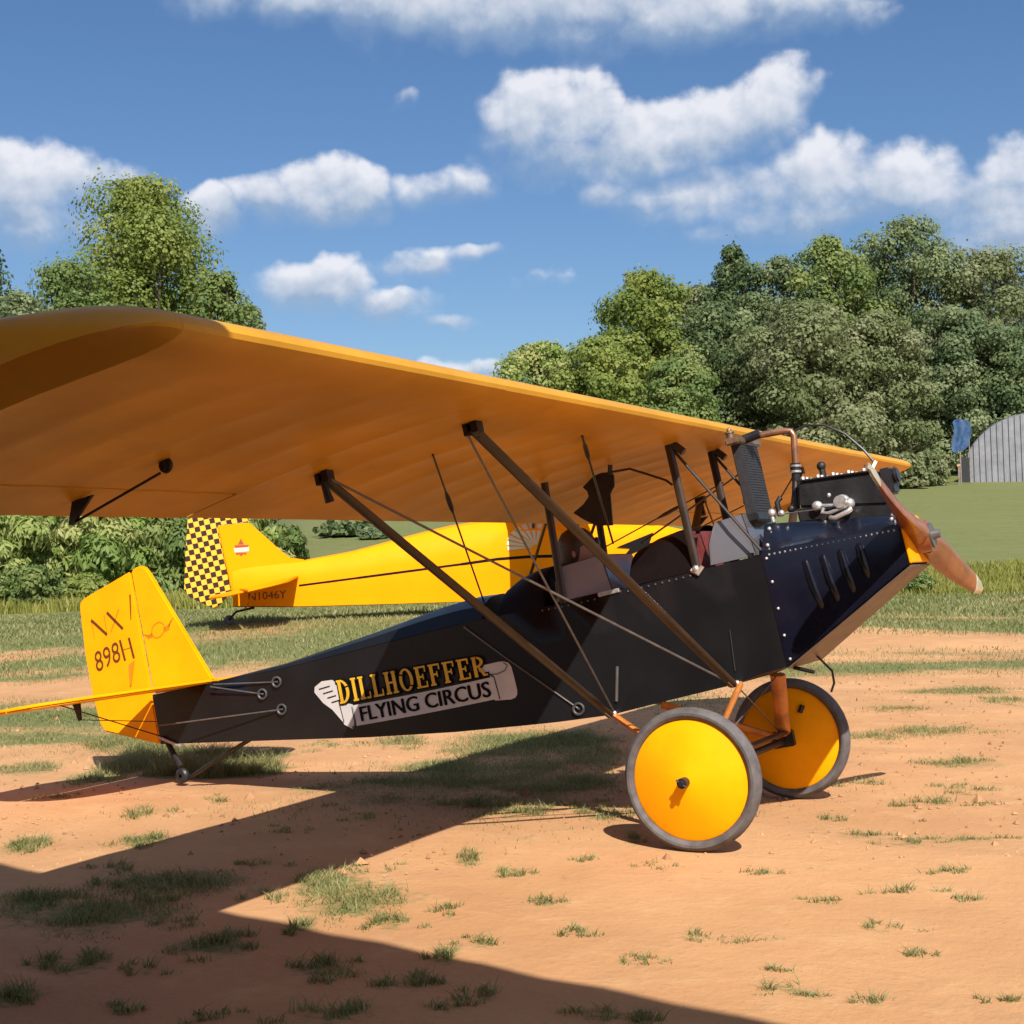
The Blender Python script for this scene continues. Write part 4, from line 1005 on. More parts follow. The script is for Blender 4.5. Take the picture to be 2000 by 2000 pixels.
for x in np.linspace(0, 8.3, 30):
    w, zt, zb = yw(x), yt_(x), yb_(x); h = zt - zb
    secs.append([(x, -w, zb + .02), (x, -w, zb + h * .3), (x, -w, zb + h * .62), (x, -w * .86, zb + h * .82), (x, -w * .45, zt - h * .03), (x, 0, zt), (x, w * .45, zt - h * .03), (x, w * .86, zb + h * .82), (x, w, zb + h * .62), (x, w, zb + h * .3), (x, w, zb + .02), (x, 0, zb)])
yf.loft(secs)
yfo = yf.build('fuselage', YEL2, ya, ang=28)
yfin = MB().prism([(-.23, 2.02), (.30, 2.06), (.86, 1.53), (.98, 1.45), (1.2, 1.42), (1.2, 1.2), (-.01, .89)], -.03, .03).build('tail_fin', YEL2, ya, bevel=.015)
yr = MB().prism([(-.71, 2.13), (-.62, 2.17), (-.44, 2.19), (.22, 2.16), (.28, 2.12), (.285, 2.07), (-.235, 2.035), (-.03, .89), (-.15, .77), (-.29, .63), (-.42, .70), (-.71, .85), (-.79, .98), (-.76, 1.53)], -.025, .025).build('rudder', CHECK, ya, label='rudder painted in small black and yellow checks')
for sgn in (-1, 1):
    mb = MB(); stp = [(1.10, .06), (.80, 1.55), (.55, 1.75), (.15, 1.78), (.10, .06)]
    k = 5; zf = lambda x: .94 + (x - .1) * .20
    mb.add([(x, sgn * y, zf(x) + .02) for x, y in stp] + [(x, sgn * y, zf(x) - .02) for x, y in stp], [tuple(range(k)), tuple(range(2 * k - 1, k - 1, -1))] + [(i, i + k, (i + 1) % k + k, (i + 1) % k) for i in range(k)])
    mb.build('stabilizer', YEL2, ya, bevel=.012)
    mb = MB(); stp = [(.085, .10), (.085, 1.78), (-.25, 1.6), (-.42, 1.1), (-.40, .25)]
    mb.add([(x, sgn * y, zf(x) + .015) for x, y in stp] + [(x, sgn * y, zf(x) - .015) for x, y in stp], [tuple(range(k)), tuple(range(2 * k - 1, k - 1, -1))] + [(i, i + k, (i + 1) % k + k, (i + 1) % k) for i in range(k)])
    mb.build('elevator', YEL2, ya, bevel=.01)
    MB().tube([(.2, sgn * .06, .62), (.3, sgn * .9, .98)], .012, 6).build('brace_strut', YEL2, ya)
# painted stripe, numbers, emblem, sunburst and black flash: flat paint just proud of the skin
def yskin(x, z, d=.004): return (x, -yw(x) - d, z)
sm = MB(); pts = [(1.08, .985), (2.06, 1.085), (3.82, 1.265), (4.45, 1.335), (5.0, 1.36), (5.45, 1.36)]
for (a, b2) in zip(pts[:-1], pts[1:]):
    w0 = .014 + .012 * (a[0] / 5); n = 4
    for i in range(n):
        p_ = (a[0] + (b2[0] - a[0]) * i / n, a[1] + (b2[1] - a[1]) * i / n); q_ = (a[0] + (b2[0] - a[0]) * (i + 1) / n, a[1] + (b2[1] - a[1]) * (i + 1) / n)
        sm.add([yskin(p_[0], p_[1] - w0), yskin(q_[0], q_[1] - w0), yskin(q_[0], q_[1] + w0), yskin(p_[0], p_[1] + w0)], [(0, 1, 2, 3)])
sm.build('stripe', INK, yfo)
vs_, fs_ = text_mesh('N1046Y', 1.0); xs_ = [v[0] for v in vs_]; a0, a1 = min(xs_), max(xs_); b1 = max(v[1] for v in vs_)
MB().add([yskin(.25 + (v[0] - a0) / (a1 - a0) * .62, .755 + .035 * (v[0] - a0) / (a1 - a0) + v[1] / b1 * .13, .006) for v in vs_], fs_).build('lettering', BROWNINK, yfo)
eb2 = MB()
def fpoly(mb, pts, y=-.034): mb.add([(x, y, z) for x, z in pts], [tuple(range(len(pts)))])
fpoly(eb2, [(.15, 1.80), (.10, 1.70), (.20, 1.70)]); fpoly(eb2, [(.04, 1.69), (.28, 1.69), (.25, 1.64), (.06, 1.64)]); fpoly(eb2, [(.06, 1.56), (.24, 1.56), (.23, 1.52), (.19, 1.54), (.15, 1.50), (.11, 1.54), (.08, 1.52)])
emb = eb2.build('star_emblem', mat('dull_red_paint', (0.30, 0.05, 0.02), 0.5), yfin)
eb3 = MB(); fpoly(eb3, [(.03, 1.64), (.28, 1.655), (.28, 1.58), (.04, 1.565)], -.036); eb3.build('emblem_band', PINKW, emb)
sb = MB()
cx_, cz_ = 5.12, 1.52
def yup(x, z, d=.012):
    w, zt, zb = yw(x), yt_(x), yb_(x); h = zt - zb; r_ = (z - zb) / h
    y = lerp([0, .62, .82, .97, 1.0], [w, w, w * .86, w * .45, 0], r_)
    return (x, -y - d, z + d * .5)
for k in range(8):
    a = R(72 + k * 15); a2 = a + R(11); r_ = .56 - .012 * k
    for (r0, r1) in ((.05, .2), (.2, .34), (.34, r_)):
        f_ = lambda r, q: (cx_ + 1.05 * r * math.cos(q), cz_ + .78 * r * math.sin(q))
        sb.add([yup(*f_(r0, a)), yup(*f_(r0, a2)), yup(*f_(r1, a2)), yup(*f_(r1, a))], [(0, 1, 2, 3)])
sb.build('sunburst_emblem', CREAM2, yfo)
fl = MB()
for pts in ([(6.58, 1.47), (7.30, 1.72), (7.20, 1.53), (7.62, 1.60), (6.70, 1.30), (6.84, 1.45)],):
    fl.add([yup(x, z, .02) for x, z in pts], [tuple(range(len(pts)))])
fl.build('flash_emblem', INK, yfo)
# wing, struts, nose and gear (mostly hidden behind the nearer wing)
mb = MB(); secs = []
for y in np.linspace(-4.6, 4.6, 17):
    k = 1 - .35 * max(0, abs(y) - 4.2) / .4; up, lo = [], []
    for q in (0, .02, .06, .15, .3, .5, .75, 1.0):
        c_ = q * 1.5; a, b2 = af(q * CH)
        up.append((6.15 - c_ * k - (1 - k) * .7, y, 2.72 + a * .9 * k)); lo.append((6.15 - c_ * k - (1 - k) * .7, y, 2.72 + b2 * .9 * k))
    secs.append(up[::-1] + lo[1:-1])
mb.loft(secs); mb.build('wing', YEL2, ya, ang=30)
for sgn in (-1, 1):
    for x in (5.9, 5.1): MB().tube([(x, sgn * .42, 1.85), (x, sgn * .5, 2.72)], .025, 8).build('cabane_strut', STRUT, ya)
    for x in (5.85, 5.0): MB().tube([(x, sgn * .45, 1.0), (x, sgn * 2.7, 2.72)], .028, 8).build('lift_strut', STRUT, ya)
    w = empty('wheel'); w.parent = ya; w.location = (6.6, sgn * .95, th(-8.2, 16.6) + .33)
    MB().lathe([(.2, -.06), (.30, -.07), (.33, -.03), (.33, .03), (.30, .07), (.2, .06)], (0, 0, 0), 'y', 32).build('tyre', TIRE, w)
    MB().lathe([(0, -.07), (.2, -.05), (.2, .05), (0, .07)], (0, 0, 0), 'y', 24).build('rim', YEL2, w)
    MB().tube([(6.5, sgn * .40, 1.0), (6.6, sgn * .92, th(-8.2, 16.6) + .34)], .04, 8).build('landing_leg', YEL2, ya)
MB().lathe([(.35, 0), (.44, .06), (.42, .22), (.20, .34), (0, .36)], (8.25, 0, 1.46), 'x', 28).build('engine_cowl', GUNM, ya)
ypp = MB()
for s_ in (-1, 1): ypp.tube([(8.62, 0, 1.46), (8.63, .18 * s_, 1.46 + .5 * s_), (8.64, .33 * s_, 1.46 + .95 * s_)], [(.05, .03), (.08, .02), (.03, .01)], 10)
ypp.build('propeller', PROPW, ya)
MB().tube([(.35, 0, .64), (.05, 0, .58), (-.08, 0, G0z + .09)], [(.05, .02)] * 3, 8).build('tail_skid', DKST, ya)
MB().lathe([(.02, -.03), (.07, -.03), (.085, 0), (.07, .03), (.02, .03)], (-.07, 0, G0z + .09), 'y', 20).build('tail_wheel', TIRE, ya)

# ------------------------------------------------------------------ trees
def leaf_cloud(lobes, n, size, r_, droop=0.0, aspect=1.0):
    """leaf quads over lobes [(center, (rx,ry,rz))] -> V,F,tone"""
    vol = np.array([l[1][0] * l[1][1] + l[1][0] * l[1][2] for l in lobes]); pr_ = vol / vol.sum()
    idx = r_.choice(len(lobes), n, p=pr_)
    C_ = np.array([l[0] for l in lobes])[idx]; RD = np.array([l[1] for l in lobes])[idx]
    tl = r_.random(len(lobes))[idx]
    d = r_.normal(size=(n, 3)); d[:, 2] += .25; d /= np.linalg.norm(d, axis=1)[:, None]
    rr = np.clip(1 - np.abs(r_.normal(0, .25, n)), .15, 1.0) + r_.normal(0, .09, n) + (r_.random(n) < .07) * r_.uniform(0, .16, n)
    fr = np.sin(d @ r_.normal(0, 3.2, 3) + idx * 1.7) * np.sin(d @ r_.normal(0, 4.5, 3) + idx * 2.9)
    rr = rr * (1 + .22 * fr)
    P = C_ + d * RD * rr[:, None]
    nrm = d * 1.1 + np.array([.12, -.15, .25]) + r_.normal(0, .36, (n, 3)); nrm /= np.linalg.norm(nrm, axis=1)[:, None]
    up = np.tile([0., 0., 1.], (n, 1)) + r_.normal(0, .45, (n, 3))
    if droop > 0: up = up * 1.0
    a = np.cross(nrm, up); a /= np.linalg.norm(a, axis=1)[:, None] + 1e-9
    b2 = np.cross(a, nrm)
    s_ = size * r_.uniform(.55, 1.25, n)[:, None]
    a = a * s_ * .5; b2 = b2 * s_ * .5 * aspect
    kk = nrm * s_ * r_.uniform(-.18, .18, n)[:, None]
    V = np.stack([P - a * .9 - b2 * .35, P + a * .25 - b2 + kk, P + a + b2 * .3, P - a * .2 + b2 - kk], 1).reshape(-1, 3)
    F = np.arange(4 * n).reshape(-1, 4)
    tone = np.repeat(np.clip((.55 * tl + .18 * r_.random(n) + .15), 0, 1), 4)
    return V, F, tone
def tree(name, label, x, y, h, crown, m, seed, n=9000, leaf=.42, group=None, trunk=True, zc=(.25, 1.0), nl=26, shape='round', aspect=1.0, lobe=.36, base=None):
    """crown = (rx, ry) metres"""
    r_ = np.random.default_rng(seed); z0 = th(x, y) if base is None else base
    rt = empty(name, (x, y, z0), (0, 0, r_.uniform(0, 6.28)))
    tag(rt, label, 'tree' if trunk else 'bush', group)
    lobes = []
    c0, c1 = zc[0] * h, zc[1] * h; ch = c1 - c0
    lr0 = lobe * min(max(crown), ch * .55)
    def prof(t_):
        if shape == 'oval': return max(0.05, (1 - t_ ** 2.6) ** .62 * (.74 + .26 * min(1, t_ / .35)))
        if shape == 'dome': return max(.05, (1 - t_ ** 2.2) ** .55 * (.86 + .14 * min(1, t_ / .3)))
        if shape == 'spread': return max(.05, (1 - t_ ** 4) ** .6 * (.75 + .25 * t_))
        return max(.05, (1 - t_ ** 3.2) ** .55)
    for i in range(nl):
        t_ = ((i + .5) / nl) ** .85; an = i * 2.39996 + r_.uniform(-.6, .6)
        lr = lr0 * r_.uniform(.62 if shape == 'dome' else .42, 1.2) * (.70 + .35 * prof(t_)); rz = lr * r_.uniform(.55, .95)
        rr = max(0., prof(t_) - lobe * .5) * r_.uniform(.72, 1.12)
        zz = min(c0 + ch * t_ + r_.normal(0, .03) * ch, c1 - rz * r_.uniform(.85, 1.1))
        lobes.append(((crown[0] * rr * math.cos(an), crown[1] * rr * math.sin(an), zz), (lr, lr, rz)))
    for t_ in (.15, .4, .62, .8):
        w_ = max(.2, prof(t_) - .22); lobes.append(((0, 0, c0 + ch * t_), (crown[0] * w_ * .8, crown[1] * w_ * .8, ch * .2)))
    V, F, tone = leaf_cloud(lobes, n, leaf, r_, aspect=aspect)
    V[:, 2] = np.maximum(V[:, 2], .02)
    obj('crown', leafmesh('crown', V, F, tone, m), rt)
    mb = MB(); lean = r_.normal(0, .03, 2)
    rb = .022 * h + .05
    pts = [(0, 0, -.3), (lean[0] * h * .3, lean[1] * h * .3, h * .25), (lean[0] * h * .6, lean[1] * h * .6, h * .55), (lean[0] * h * .8, lean[1] * h * .8, h * .85)]
    mb.tube(pts, [rb * 1.3, rb, rb * .55, rb * .15], 8)
    for i in range(0, nl, 2):
        c_ = lobes[i][0]; zb_ = max(.15 * h, c_[2] * .55)
        tz = min(1, zb_ / (h * .85)); st_ = (lean[0] * zb_, lean[1] * zb_, zb_)
        mid = ((st_[0] + c_[0]) / 2, (st_[1] + c_[1]) / 2, (st_[2] + c_[2]) / 2 - .04 * h)
        mb.tube([st_, mid, c_], [rb * .42 * (1 - tz * .5), rb * .25, rb * .08], 5)
    mb.build('trunk', BARK, rt)
    return rt
def at_px(px_, q):
    """ground point at depth q (metres along the view) in the bearing of column px_"""
    L = (px_ - 1000) / FPX * q
    P = CAM[:2] + FH * q + RH * L
    return P[0], P[1]
def top_h(px_, py_, q):
    """height above the local ground of a point seen at row py_"""
    x, y = at_px(px_, q)
    v = FWD + (px_ - 1000) / FPX * RGT2 - (py_ - 1000) / FPX * UPV2
    z = CAM[2] + v[2] * q / (v @ np.array([FH[0], FH[1], 0]))
    return x, y, z - th(x, y)
GL = 'trees along the left edge of the field'; GRr = 'trees on the rise behind the nose'
TREES = [  # name,label,px,top py,q,rx,material,n,leaf,shape,group,lobe
    ('broadleaf_tree', 'tall yellow green tree with narrow rounded top above the near wing', 290, 348, 62, 4.3, LF_YG, 24000, .29, 'dome', GL, .42),
    ('broadleaf_tree', 'feathery green tree left of the tall yellow green one', 140, 512, 58, 3.2, LF_MG, 10000, .28, 'dome', GL, .40),
    ('broadleaf_tree', 'dark tree cut by the left frame edge with one high branch', -25, 470, 54, 2.2, LF_DG, 6500, .30, 'dome', GL, .40),
    ('broadleaf_tree', 'bluish green low tree under the high branch at far left', 45, 568, 52, 2.7, LF_BG, 8000, .27, 'round', GL, .36),
    ('broadleaf_tree', 'lower green shoulder tree right of the tall yellow green one', 440, 530, 60, 2.2, LF_MG, 7000, .30, 'dome', GL, .40),
    ('broadleaf_tree', 'small thin tree with loose twigs at the right end of the left row', 492, 595, 61, 1.0, LF_BG, 3400, .30, 'round', GL, .42),
    ('broadleaf_tree', 'broad green tree filling behind the near wing tip', 230, 600, 66, 5.5, LF_MG, 9000, .34, 'round', GL, .34),
    ('broadleaf_tree', 'low light green willow like tree at the left end of the rise', 1060, 668, 96, 3.9, LF_WL, 9000, .42, 'spread', GRr, .34),
    ('broadleaf_tree', 'sunlit yellow green tree with ragged left edge on the rise', 1275, 528, 100, 4.3, LF_YG, 11000, .46, 'round', GRr, .34),
    ('broadleaf_tree', 'dark pointed tree standing up between the sunlit and olive trees', 1447, 480, 112, 3.1, LF_DG, 8000, .46, 'oval', GRr, .34),
    ('broadleaf_tree', 'mid green tree right of the dark pointed tree', 1545, 500, 112, 3.6, LF_BG, 8000, .48, 'round', GRr, .34),
    ('broadleaf_tree', 'tall green tree with irregular top left of the tallest tree', 1640, 462, 110, 4.2, LF_MG, 11000, .46, 'round', GRr, .34),
    ('broadleaf_tree', 'tallest dark green tree with sky gaps in its crown', 1790, 424, 112, 4.8, LF_DG, 11000, .44, 'round', GRr, .32),
    ('broadleaf_tree', 'olive green tree at the right frame edge above the utility pole', 1945, 488, 110, 4.8, LF_OL, 11000, .46, 'round', GRr, .34),
    ('broadleaf_tree', 'dark green round tree in the middle front of the clump', 1420, 590, 99, 4.2, LF_DG, 11000, .44, 'round', GRr, .34),
    ('broadleaf_tree', 'large greyish olive tree in front of the clump behind the radiator', 1590, 590, 94, 5.2, LF_OL, 14000, .44, 'round', GRr, .32),
    ('broadleaf_tree', 'low olive tree with silvery twigs next to the blue tarpaulin', 1725, 610, 95, 3.9, LF_OL, 11000, .42, 'round', GRr, .34),
    ('broadleaf_tree', 'dark bluish tree behind the corrugated hut', 1880, 600, 104, 4.2, LF_BG, 10000, .44, 'round', GRr, .34),
    ('broadleaf_tree', 'dark low tree right behind the hut roof', 1990, 640, 103, 3.8, LF_DG, 8000, .44, 'round', GRr, .34),
    ('broadleaf_tree', 'round green tree left of the high branch, outside the left frame edge', -190, 520, 57, 3.0, LF_MG, 7000, .30, 'dome', GL, .40),
    ('broadleaf_tree', 'olive tree farther left in the row, outside the left frame edge', -400, 560, 59, 3.4, LF_OL, 7000, .30, 'dome', GL, .40),
    ('broadleaf_tree', 'green tree right of the hut, outside the right frame edge', 2130, 540, 108, 4.6, LF_MG, 8000, .46, 'round', GRr, .34),
    ('broadleaf_tree', 'dark tree farther right of the hut, outside the right frame edge', 2310, 590, 108, 4.6, LF_DG, 8000, .46, 'round', GRr, .34),
    ('broadleaf_tree', 'dull green tree behind the gap left of the dark pointed tree', 1365, 560, 114, 3.6, LF_OL, 8000, .46, 'round', GRr, .34),
    ('broadleaf_tree', 'grey green tree in the dip left of the tallest tree', 1715, 500, 116, 3.8, LF_BG, 9000, .46, 'round', GRr, .34),
    ('broadleaf_tree', 'light green tree low behind the wing centre section', 1180, 660, 92, 3.4, LF_YG, 9000, .40, 'round', GRr, .34),
    ('broadleaf_tree', 'green tree low between the sunlit tree and the dark round tree', 1330, 700, 90, 3.0, LF_MG, 8000, .40, 'round', GRr, .34),
]
for i, (nm, lb, px_, py_, q, rx, m, n, lf, shp, grp, lo) in enumerate(TREES):
    x, y, h = top_h(px_, py_, q)
    tree(nm, lb, x, y, h, ((rx * 1.28 if q > 105 else rx * 1.08), rx * .95), m, 100 + i, int(n * 2.9), lf * .54, grp, True, (.06 if grp == GRr else .14, 1.0), 74, shp, 1.0, lo * .88)
BUSH = [
    ('willow_bush', 'pale willow bush with hanging leaves at the left frame edge', 30, 985, 47, 2.2, LF_WL, 9000, .20),
    ('willow_bush', 'willow bush with drooping leaves behind the tall yellow tail fin', 200, 980, 48, 2.3, LF_WL, 9000, .20),
    ('willow_bush', 'darker willow bush between the yellow fin and checkered rudder', 345, 975, 49, 1.9, LF_MG, 8000, .20),
    ('willow_bush', 'rounded green bush behind the checkered rudder', 470, 990, 50, 1.7, LF_WL, 7000, .22),
    ('willow_bush', 'light green bush at the right end of the willow row', 545, 1030, 52, 1.2, LF_MG, 4000, .22),
    ('leafy_bush', 'low bright green bush at the foot of the left willow row', 60, 1105, 44, 1.6, LF_MG, 6000, .15),
    ('leafy_bush', 'low green bush left of the yellow fin at the field edge', 165, 1120, 44.5, 1.1, LF_YG, 4000, .15),
    ('leafy_bush', 'dark shrub on the green slope above the yellow fuselage', 675, 1005, 68, 1.7, LF_DG, 2600, .32),
    ('leafy_bush', 'small low shrub right of the dark shrub on the slope', 730, 1030, 66, 1.0, LF_BG, 1500, .30),
    ('leafy_bush', 'low green bush in the grass bank under the propeller', 1790, 1118, 37.5, .55, LF_MG, 1800, .11),
    ('leafy_bush', 'olive bush beyond the far wing tip at the edge of the rise', 1770, 885, 86, 1.9, LF_OL, 3500, .32),
    ('leafy_bush', 'thin dry bush between the far wing tip and the hut', 1815, 880, 88, 1.5, LF_OL, 2200, .30),
]
for i, (nm, lb, px_, py_, q, rx, m, n, lf) in enumerate(BUSH):
    x, y, h = top_h(px_, py_, q)
    tree(nm, lb, x, y, max(h, .5), (rx, rx * .8), m, 300 + i, int(n * (2.2 if nm == 'willow_bush' else 1.6)), lf * (.56 if nm == 'willow_bush' else .72), None, False, (.05, 1.0), 22, 'bush' if nm == 'leafy_bush' else 'round', 2.8 if nm == 'willow_bush' else 1.1, .40)

# ------------------------------------------------------------------ corrugated hut, tarpaulin, pole
q = 90; hx, hy = at_px(2020, q); hz = th(hx, hy)
hut = empty('corrugated_hut', (hx, hy, hz - .05), (0, 0, YAW - .348))
tag(hut, 'arched grey corrugated steel hut on the grassy rise at right', 'hut')
HR = 4.35
shell = MB(); n = 28
def arc(r, y): return [(r * math.cos(math.pi * i / n), y, r * math.sin(math.pi * i / n)) for i in range(n + 1)]
secs = []
for k in range(37): secs.append(arc(HR + (.06 if k % 2 else 0), .15 + k * .25))
shell.loft(secs, closed=False, caps=False); shell.build('roof', GALV, hut)
pan = 0; w_ = .36; x = -HR + .02
while x < HR - .05:
    x2 = min(x + w_, HR - .03)
    def zt(xx): return math.sqrt(max(.0001, (HR - .03) ** 2 - xx * xx))
    door = -3.95 < x + w_ / 2 < -3.35
    pts = [(x, 0), (x + w_ * .30, 0), (x + w_ * .38, -.09), (x + w_ * .62, -.09), (x + w_ * .70, 0), (x2, 0)]
    mb = MB(); zb0 = 1.75 if False else 0
    mb.loft([[(a, bq, zb0) for a, bq in pts], [(a, bq, zt(a)) for a, bq in pts]], closed=False, caps=False, smooth=False)
    mb.build('panel', GALV, hut)
    x += w_
MB().box((-4.02, -.16, .86), (.58, .10, 1.75)).build('door', DKDOOR, hut, label='dark door at the left foot of the end wall')
tx, ty = at_px(1884, 89.0); tz = th(tx, ty)
tr_ = empty('blue_tarpaulin', (tx, ty, tz), (0, 0, YAW))
tag(tr_, 'crumpled blue tarpaulin sheet hung on poles left of the corrugated hut', 'tarpaulin')
V = []; F = []; nu, nv = 14, 12
for i in range(nu):
    for j in range(nv):
        u_, v_ = i / (nu - 1), j / (nv - 1)
        V.append((-.55 + 1.1 * u_ + .10 * math.sin(5 * v_), .10 * math.sin(7 * u_ + 3 * v_) + .05 * math.sin(13 * u_), 4.15 - .35 * abs(u_ - .45) * 2 - (1.65 + .45 * math.sin(4 * u_)) * v_ + .08 * math.sin(9 * u_ + 4 * v_)))
for i in range(nu - 1):
    for j in range(nv - 1): F.append((i * nv + j, (i + 1) * nv + j, (i + 1) * nv + j + 1, i * nv + j + 1))
mb = MB().add(V, F, True); mb.add([(x_, y_ + .02, z_) for x_, y_, z_ in V], F, True); mb.build('sheet', TARP, tr_)
MB().tube([(-.1, .15, 0), (-.1, .15, 3.9)], .05, 8).build('pole', POLEM, tr_)
MB().tube([(.5, .2, 0), (.5, .2, 3.7)], .04, 8).build('pole', POLEM, tr_)
px2, py2 = at_px(1876, 88.5)
ps = empty('marker_post', (px2, py2, th(px2, py2)))
tag(ps, 'short pale wooden post left of the hut door', 'post')
MB().box((0, 0, .65), (.10, .10, 1.3)).build('stake', POLEM, ps); MB().box((0, -.06, 1.2), (.2, .03, .14)).build('top_board', mat('pale_orange_board', (.55, .30, .16), .7), ps)
ux, uy = at_px(1979, 101); uz = th(ux, uy)
uh = top_h(1979, 742, 101)[2]
up_ = empty('utility_pole', (ux, uy, uz))
tag(up_, 'slim weathered utility pole rising in front of the trees behind the hut', 'pole')
MB().tube([(0, 0, 0), (0, 0, uh)], [.16, .10], 10).build('shaft', POLEM, up_)
MB().box((0, -.16, uh - .5), (.12, .12, .3)).build('bracket', POLEM, up_)

# ------------------------------------------------------------------ grass, weeds, clods
def blades(P, H, Wd, lean, r_, tone0=.3):
    n = len(P); a = r_.uniform(0, 6.283, n); dx, dy = np.cos(a), np.sin(a); b2 = r_.uniform(0, 6.283, n)
    ln = H * lean * r_.uniform(.3, 1.0, n)
    tip = P + np.stack([np.cos(b2) * ln, np.sin(b2) * ln, H], -1); mid = P + np.stack([np.cos(b2) * ln * .35, np.sin(b2) * ln * .35, H * .6], -1)
    side = np.stack([dx, dy, np.zeros(n)], -1) * (Wd * .5)[:, None]
    V = np.stack([P - side, P + side, mid + side * .7, mid - side * .7, tip], 1).reshape(-1, 3)
    i0 = (np.arange(n) * 5)[:, None]
    Q = i0 + np.array([[0, 1, 2, 3]]); T = i0 + np.array([[3, 2, 4, 4]])
    return V, Q, i0 + np.array([[3, 2, 4]]), np.repeat(np.clip(tone0 + r_.random(n) * .6, 0, 1), 5)
def grass_obj(name, P, H, Wd, lean, m, r_, tone0=.3):
    V, Q, T, tn = blades(P, H, Wd, lean, r_, tone0)
    me_ = bpy.data.meshes.new(name); V = V.astype(np.float32)
    me_.vertices.add(len(V)); me_.vertices.foreach_set('co', V.ravel())
    li = np.concatenate([Q.ravel(), T.ravel()]).astype(np.int32); nq, ntr = len(Q), len(T)
    me_.loops.add(len(li)); me_.loops.foreach_set('vertex_index', li)
    me_.polygons.add(nq + ntr)
    me_.polygons.foreach_set('loop_start', np.concatenate([np.arange(nq) * 4, nq * 4 + np.arange(ntr) * 3]).astype(np.int32))
    me_.polygons.foreach_set('loop_total', np.concatenate([np.full(nq, 4), np.full(ntr, 3)]).astype(np.int32))
    a = me_.attributes.new('tone', 'FLOAT', 'POINT'); a.data.foreach_set('value', tn.astype(np.float32))
    me_.update(calc_edges=True); me_.materials.append(m)
    o_ = obj(name, me_); o_['kind'] = 'stuff'; o_['label'] = {'grass': 'short olive grass spreading over the field', 'grass_tufts': 'ragged grass tufts growing out of the red clay', 'tall_weeds': 'tall weedy grass bank at the foot of the rise', 'dry_grass': 'dry pale grass stalks'}.get(name, name.replace('_', ' ')); return o_
Pn, Hn, Wn = [], [], []
for (px_, py_, wx_, wy_, de) in TUFTS:
    x, y = ground_px(px_, py_); q = (x - CAM[0]) * FH[0] + (y - CAM[1]) * FH[1]
    sx_ = wx_ / FPX * q; sy_ = wy_ / FPX * q * q / CAM[2] * .9
    n = int(1500 * de * (sx_ / .4) ** .9 * (max(sy_, .08) / .25) ** .7); n = min(max(n, 160), 6000)
    ncl = max(6, int(n / 45)); cc = rng.normal(0, .5, (ncl, 2))
    k = rng.integers(0, ncl, n); o_ = cc[k] + rng.normal(0, .14, (n, 2))
    X = x + RH[0] * o_[:, 0] * sx_ + FH[0] * o_[:, 1] * sy_; Y = y + RH[1] * o_[:, 0] * sx_ + FH[1] * o_[:, 1] * sy_
    Pn.append(np.stack([X, Y, terrain(X, Y) - .005], -1)); hh_ = rng.uniform(.012, .048, n) * (2.3 if de > 1.15 else 1.0 if de > .6 else .7) * np.exp(-.35 * (o_ ** 2).sum(1)) * rng.choice([1, 1, 1, 1.5], n)
    Hn.append(hh_); Wn.append(rng.uniform(.0028, .006, n))
grass_obj('grass_tufts', np.concatenate(Pn), np.concatenate(Hn), np.concatenate(Wn), 1.4, GRASS, rng, .2)
# field grass by depth bands
def field(q0, q1, dens, h0, h1, w0, w1, margin=1.15, lim=None, pw=1.0):
    area = .5 * (q1 + q0) * (q1 - q0) * .72 * margin; n = int(area * dens)
    q = np.sqrt(rng.uniform(q0 ** 2, q1 ** 2, n)); L = rng.uniform(-.36 * margin, .36 * margin, n) * q
    X = CAM[0] + FH[0] * q + RH[0] * L; Y = CAM[1] + FH[1] * q + RH[1] * L
    keep = rng.random(n) < cover(X, Y) ** pw
    X, Y = X[keep], Y[keep]; n = len(X)
    return np.stack([X, Y, terrain(X, Y) - .005], -1), rng.uniform(h0, h1, n), rng.uniform(w0, w1, n)
parts = [field(6.0, 12, 1700, .01, .035, .003, .006, pw=1.2), field(12, 18, 900, .015, .045, .005, .009), field(18, 26, 300, .03, .075, .010, .018), field(26, 40, 120, .04, .11, .018, .034)]
grass_obj('grass', np.concatenate([p_[0] for p_ in parts]), np.concatenate([p_[1] for p_ in parts]), np.concatenate([p_[2] for p_ in parts]), .9, GRASS, rng, .15)
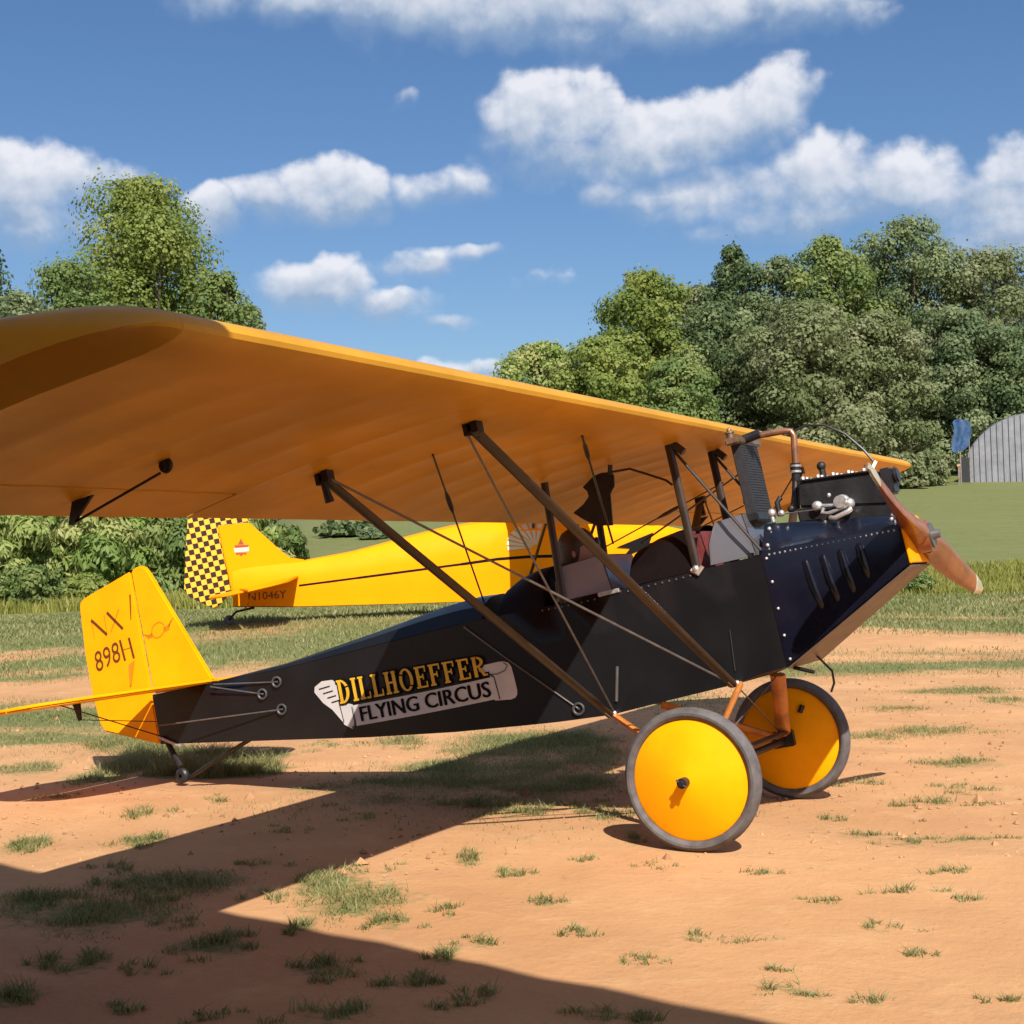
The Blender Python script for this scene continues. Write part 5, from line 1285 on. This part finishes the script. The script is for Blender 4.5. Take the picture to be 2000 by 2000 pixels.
# tall weeds on the bank at right and along the willow row, dry stalks by the parked airplane's tail
def strip(n, L0_, L1_, qa, qb, h0, h1, w0, w1):
    L = rng.uniform(L0_, L1_, n); q = rng.uniform(qa, qb, n) + .5 * np.sin(L * .9)
    X = CAM[0] + FH[0] * q + RH[0] * L; Y = CAM[1] + FH[1] * q + RH[1] * L
    nz = .55 + .8 * fbm(X, Y, .7, 5, 3)
    return np.stack([X, Y, terrain(X, Y) - .01], -1), rng.uniform(h0, h1, n) * nz, rng.uniform(w0, w1, n)
parts = [strip(34000, 4.5, 17, 36.9, 40.5, .06, .30, .015, .035), strip(9000, -18, -6, 42.5, 45, .2, .6, .02, .05), strip(5000, -9.5, -3.5, 44, 50, .15, .5, .02, .05)]
grass_obj('tall_weeds', np.concatenate([p_[0] for p_ in parts]), np.concatenate([p_[1] for p_ in parts]), np.concatenate([p_[2] for p_ in parts]), .5, WEEDM, rng, .2)
# clods and small stones on the clay
cv, cf = [], []
nC = 2600
q = np.sqrt(rng.uniform(6.3 ** 2, 15 ** 2, nC)); L = rng.uniform(-.4, .4, nC) * q
X = CAM[0] + FH[0] * q + RH[0] * L; Y = CAM[1] + FH[1] * q + RH[1] * L; Z = terrain(X, Y)
oct_ = np.array([(1, 0, 0), (0, 1, 0), (-1, 0, 0), (0, -1, 0), (0, 0, .8), (0, 0, -.5)]); of = [(0, 1, 4), (1, 2, 4), (2, 3, 4), (3, 0, 4)]
S = rng.gamma(1.6, .005, nC) + .003
mb = MB()
for i in range(nC):
    jit = rng.uniform(.6, 1.3, (6, 3)); vv = oct_ * jit * S[i] + np.array([X[i], Y[i], Z[i] + .001])
    mb.add(vv, of)
me = bpy.data.meshes.new('clods'); me.from_pydata(mb.v, [], mb.f)
co_ = obj('clay_clods', me, None, mat('clod_clay', (.36, .19, .095), .95, spec=.1, var=.4, vscale=1.0)); co_['kind'] = 'stuff'; co_['label'] = 'small clods and stones scattered on the red clay'

# dead straw lying on the clay
nS = 9000
q = np.sqrt(rng.uniform(6.0 ** 2, 17 ** 2, nS)); L = rng.uniform(-.40, .40, nS) * q
X = CAM[0] + FH[0] * q + RH[0] * L; Y = CAM[1] + FH[1] * q + RH[1] * L
keep = rng.random(nS) < np.clip(.25 + 1.6 * (fbm(X, Y, .9, 21, 3) - .42), .05, 1)
X, Y = X[keep], Y[keep]; nS = len(X)
grass_obj('dry_grass', np.stack([X, Y, terrain(X, Y) + .002], -1), rng.uniform(.004, .012, nS), rng.uniform(.003, .006, nS), 9.0, mat('straw', (.46, .34, .17), .9, spec=.1, var=.3, vscale=2.0), rng, .5)
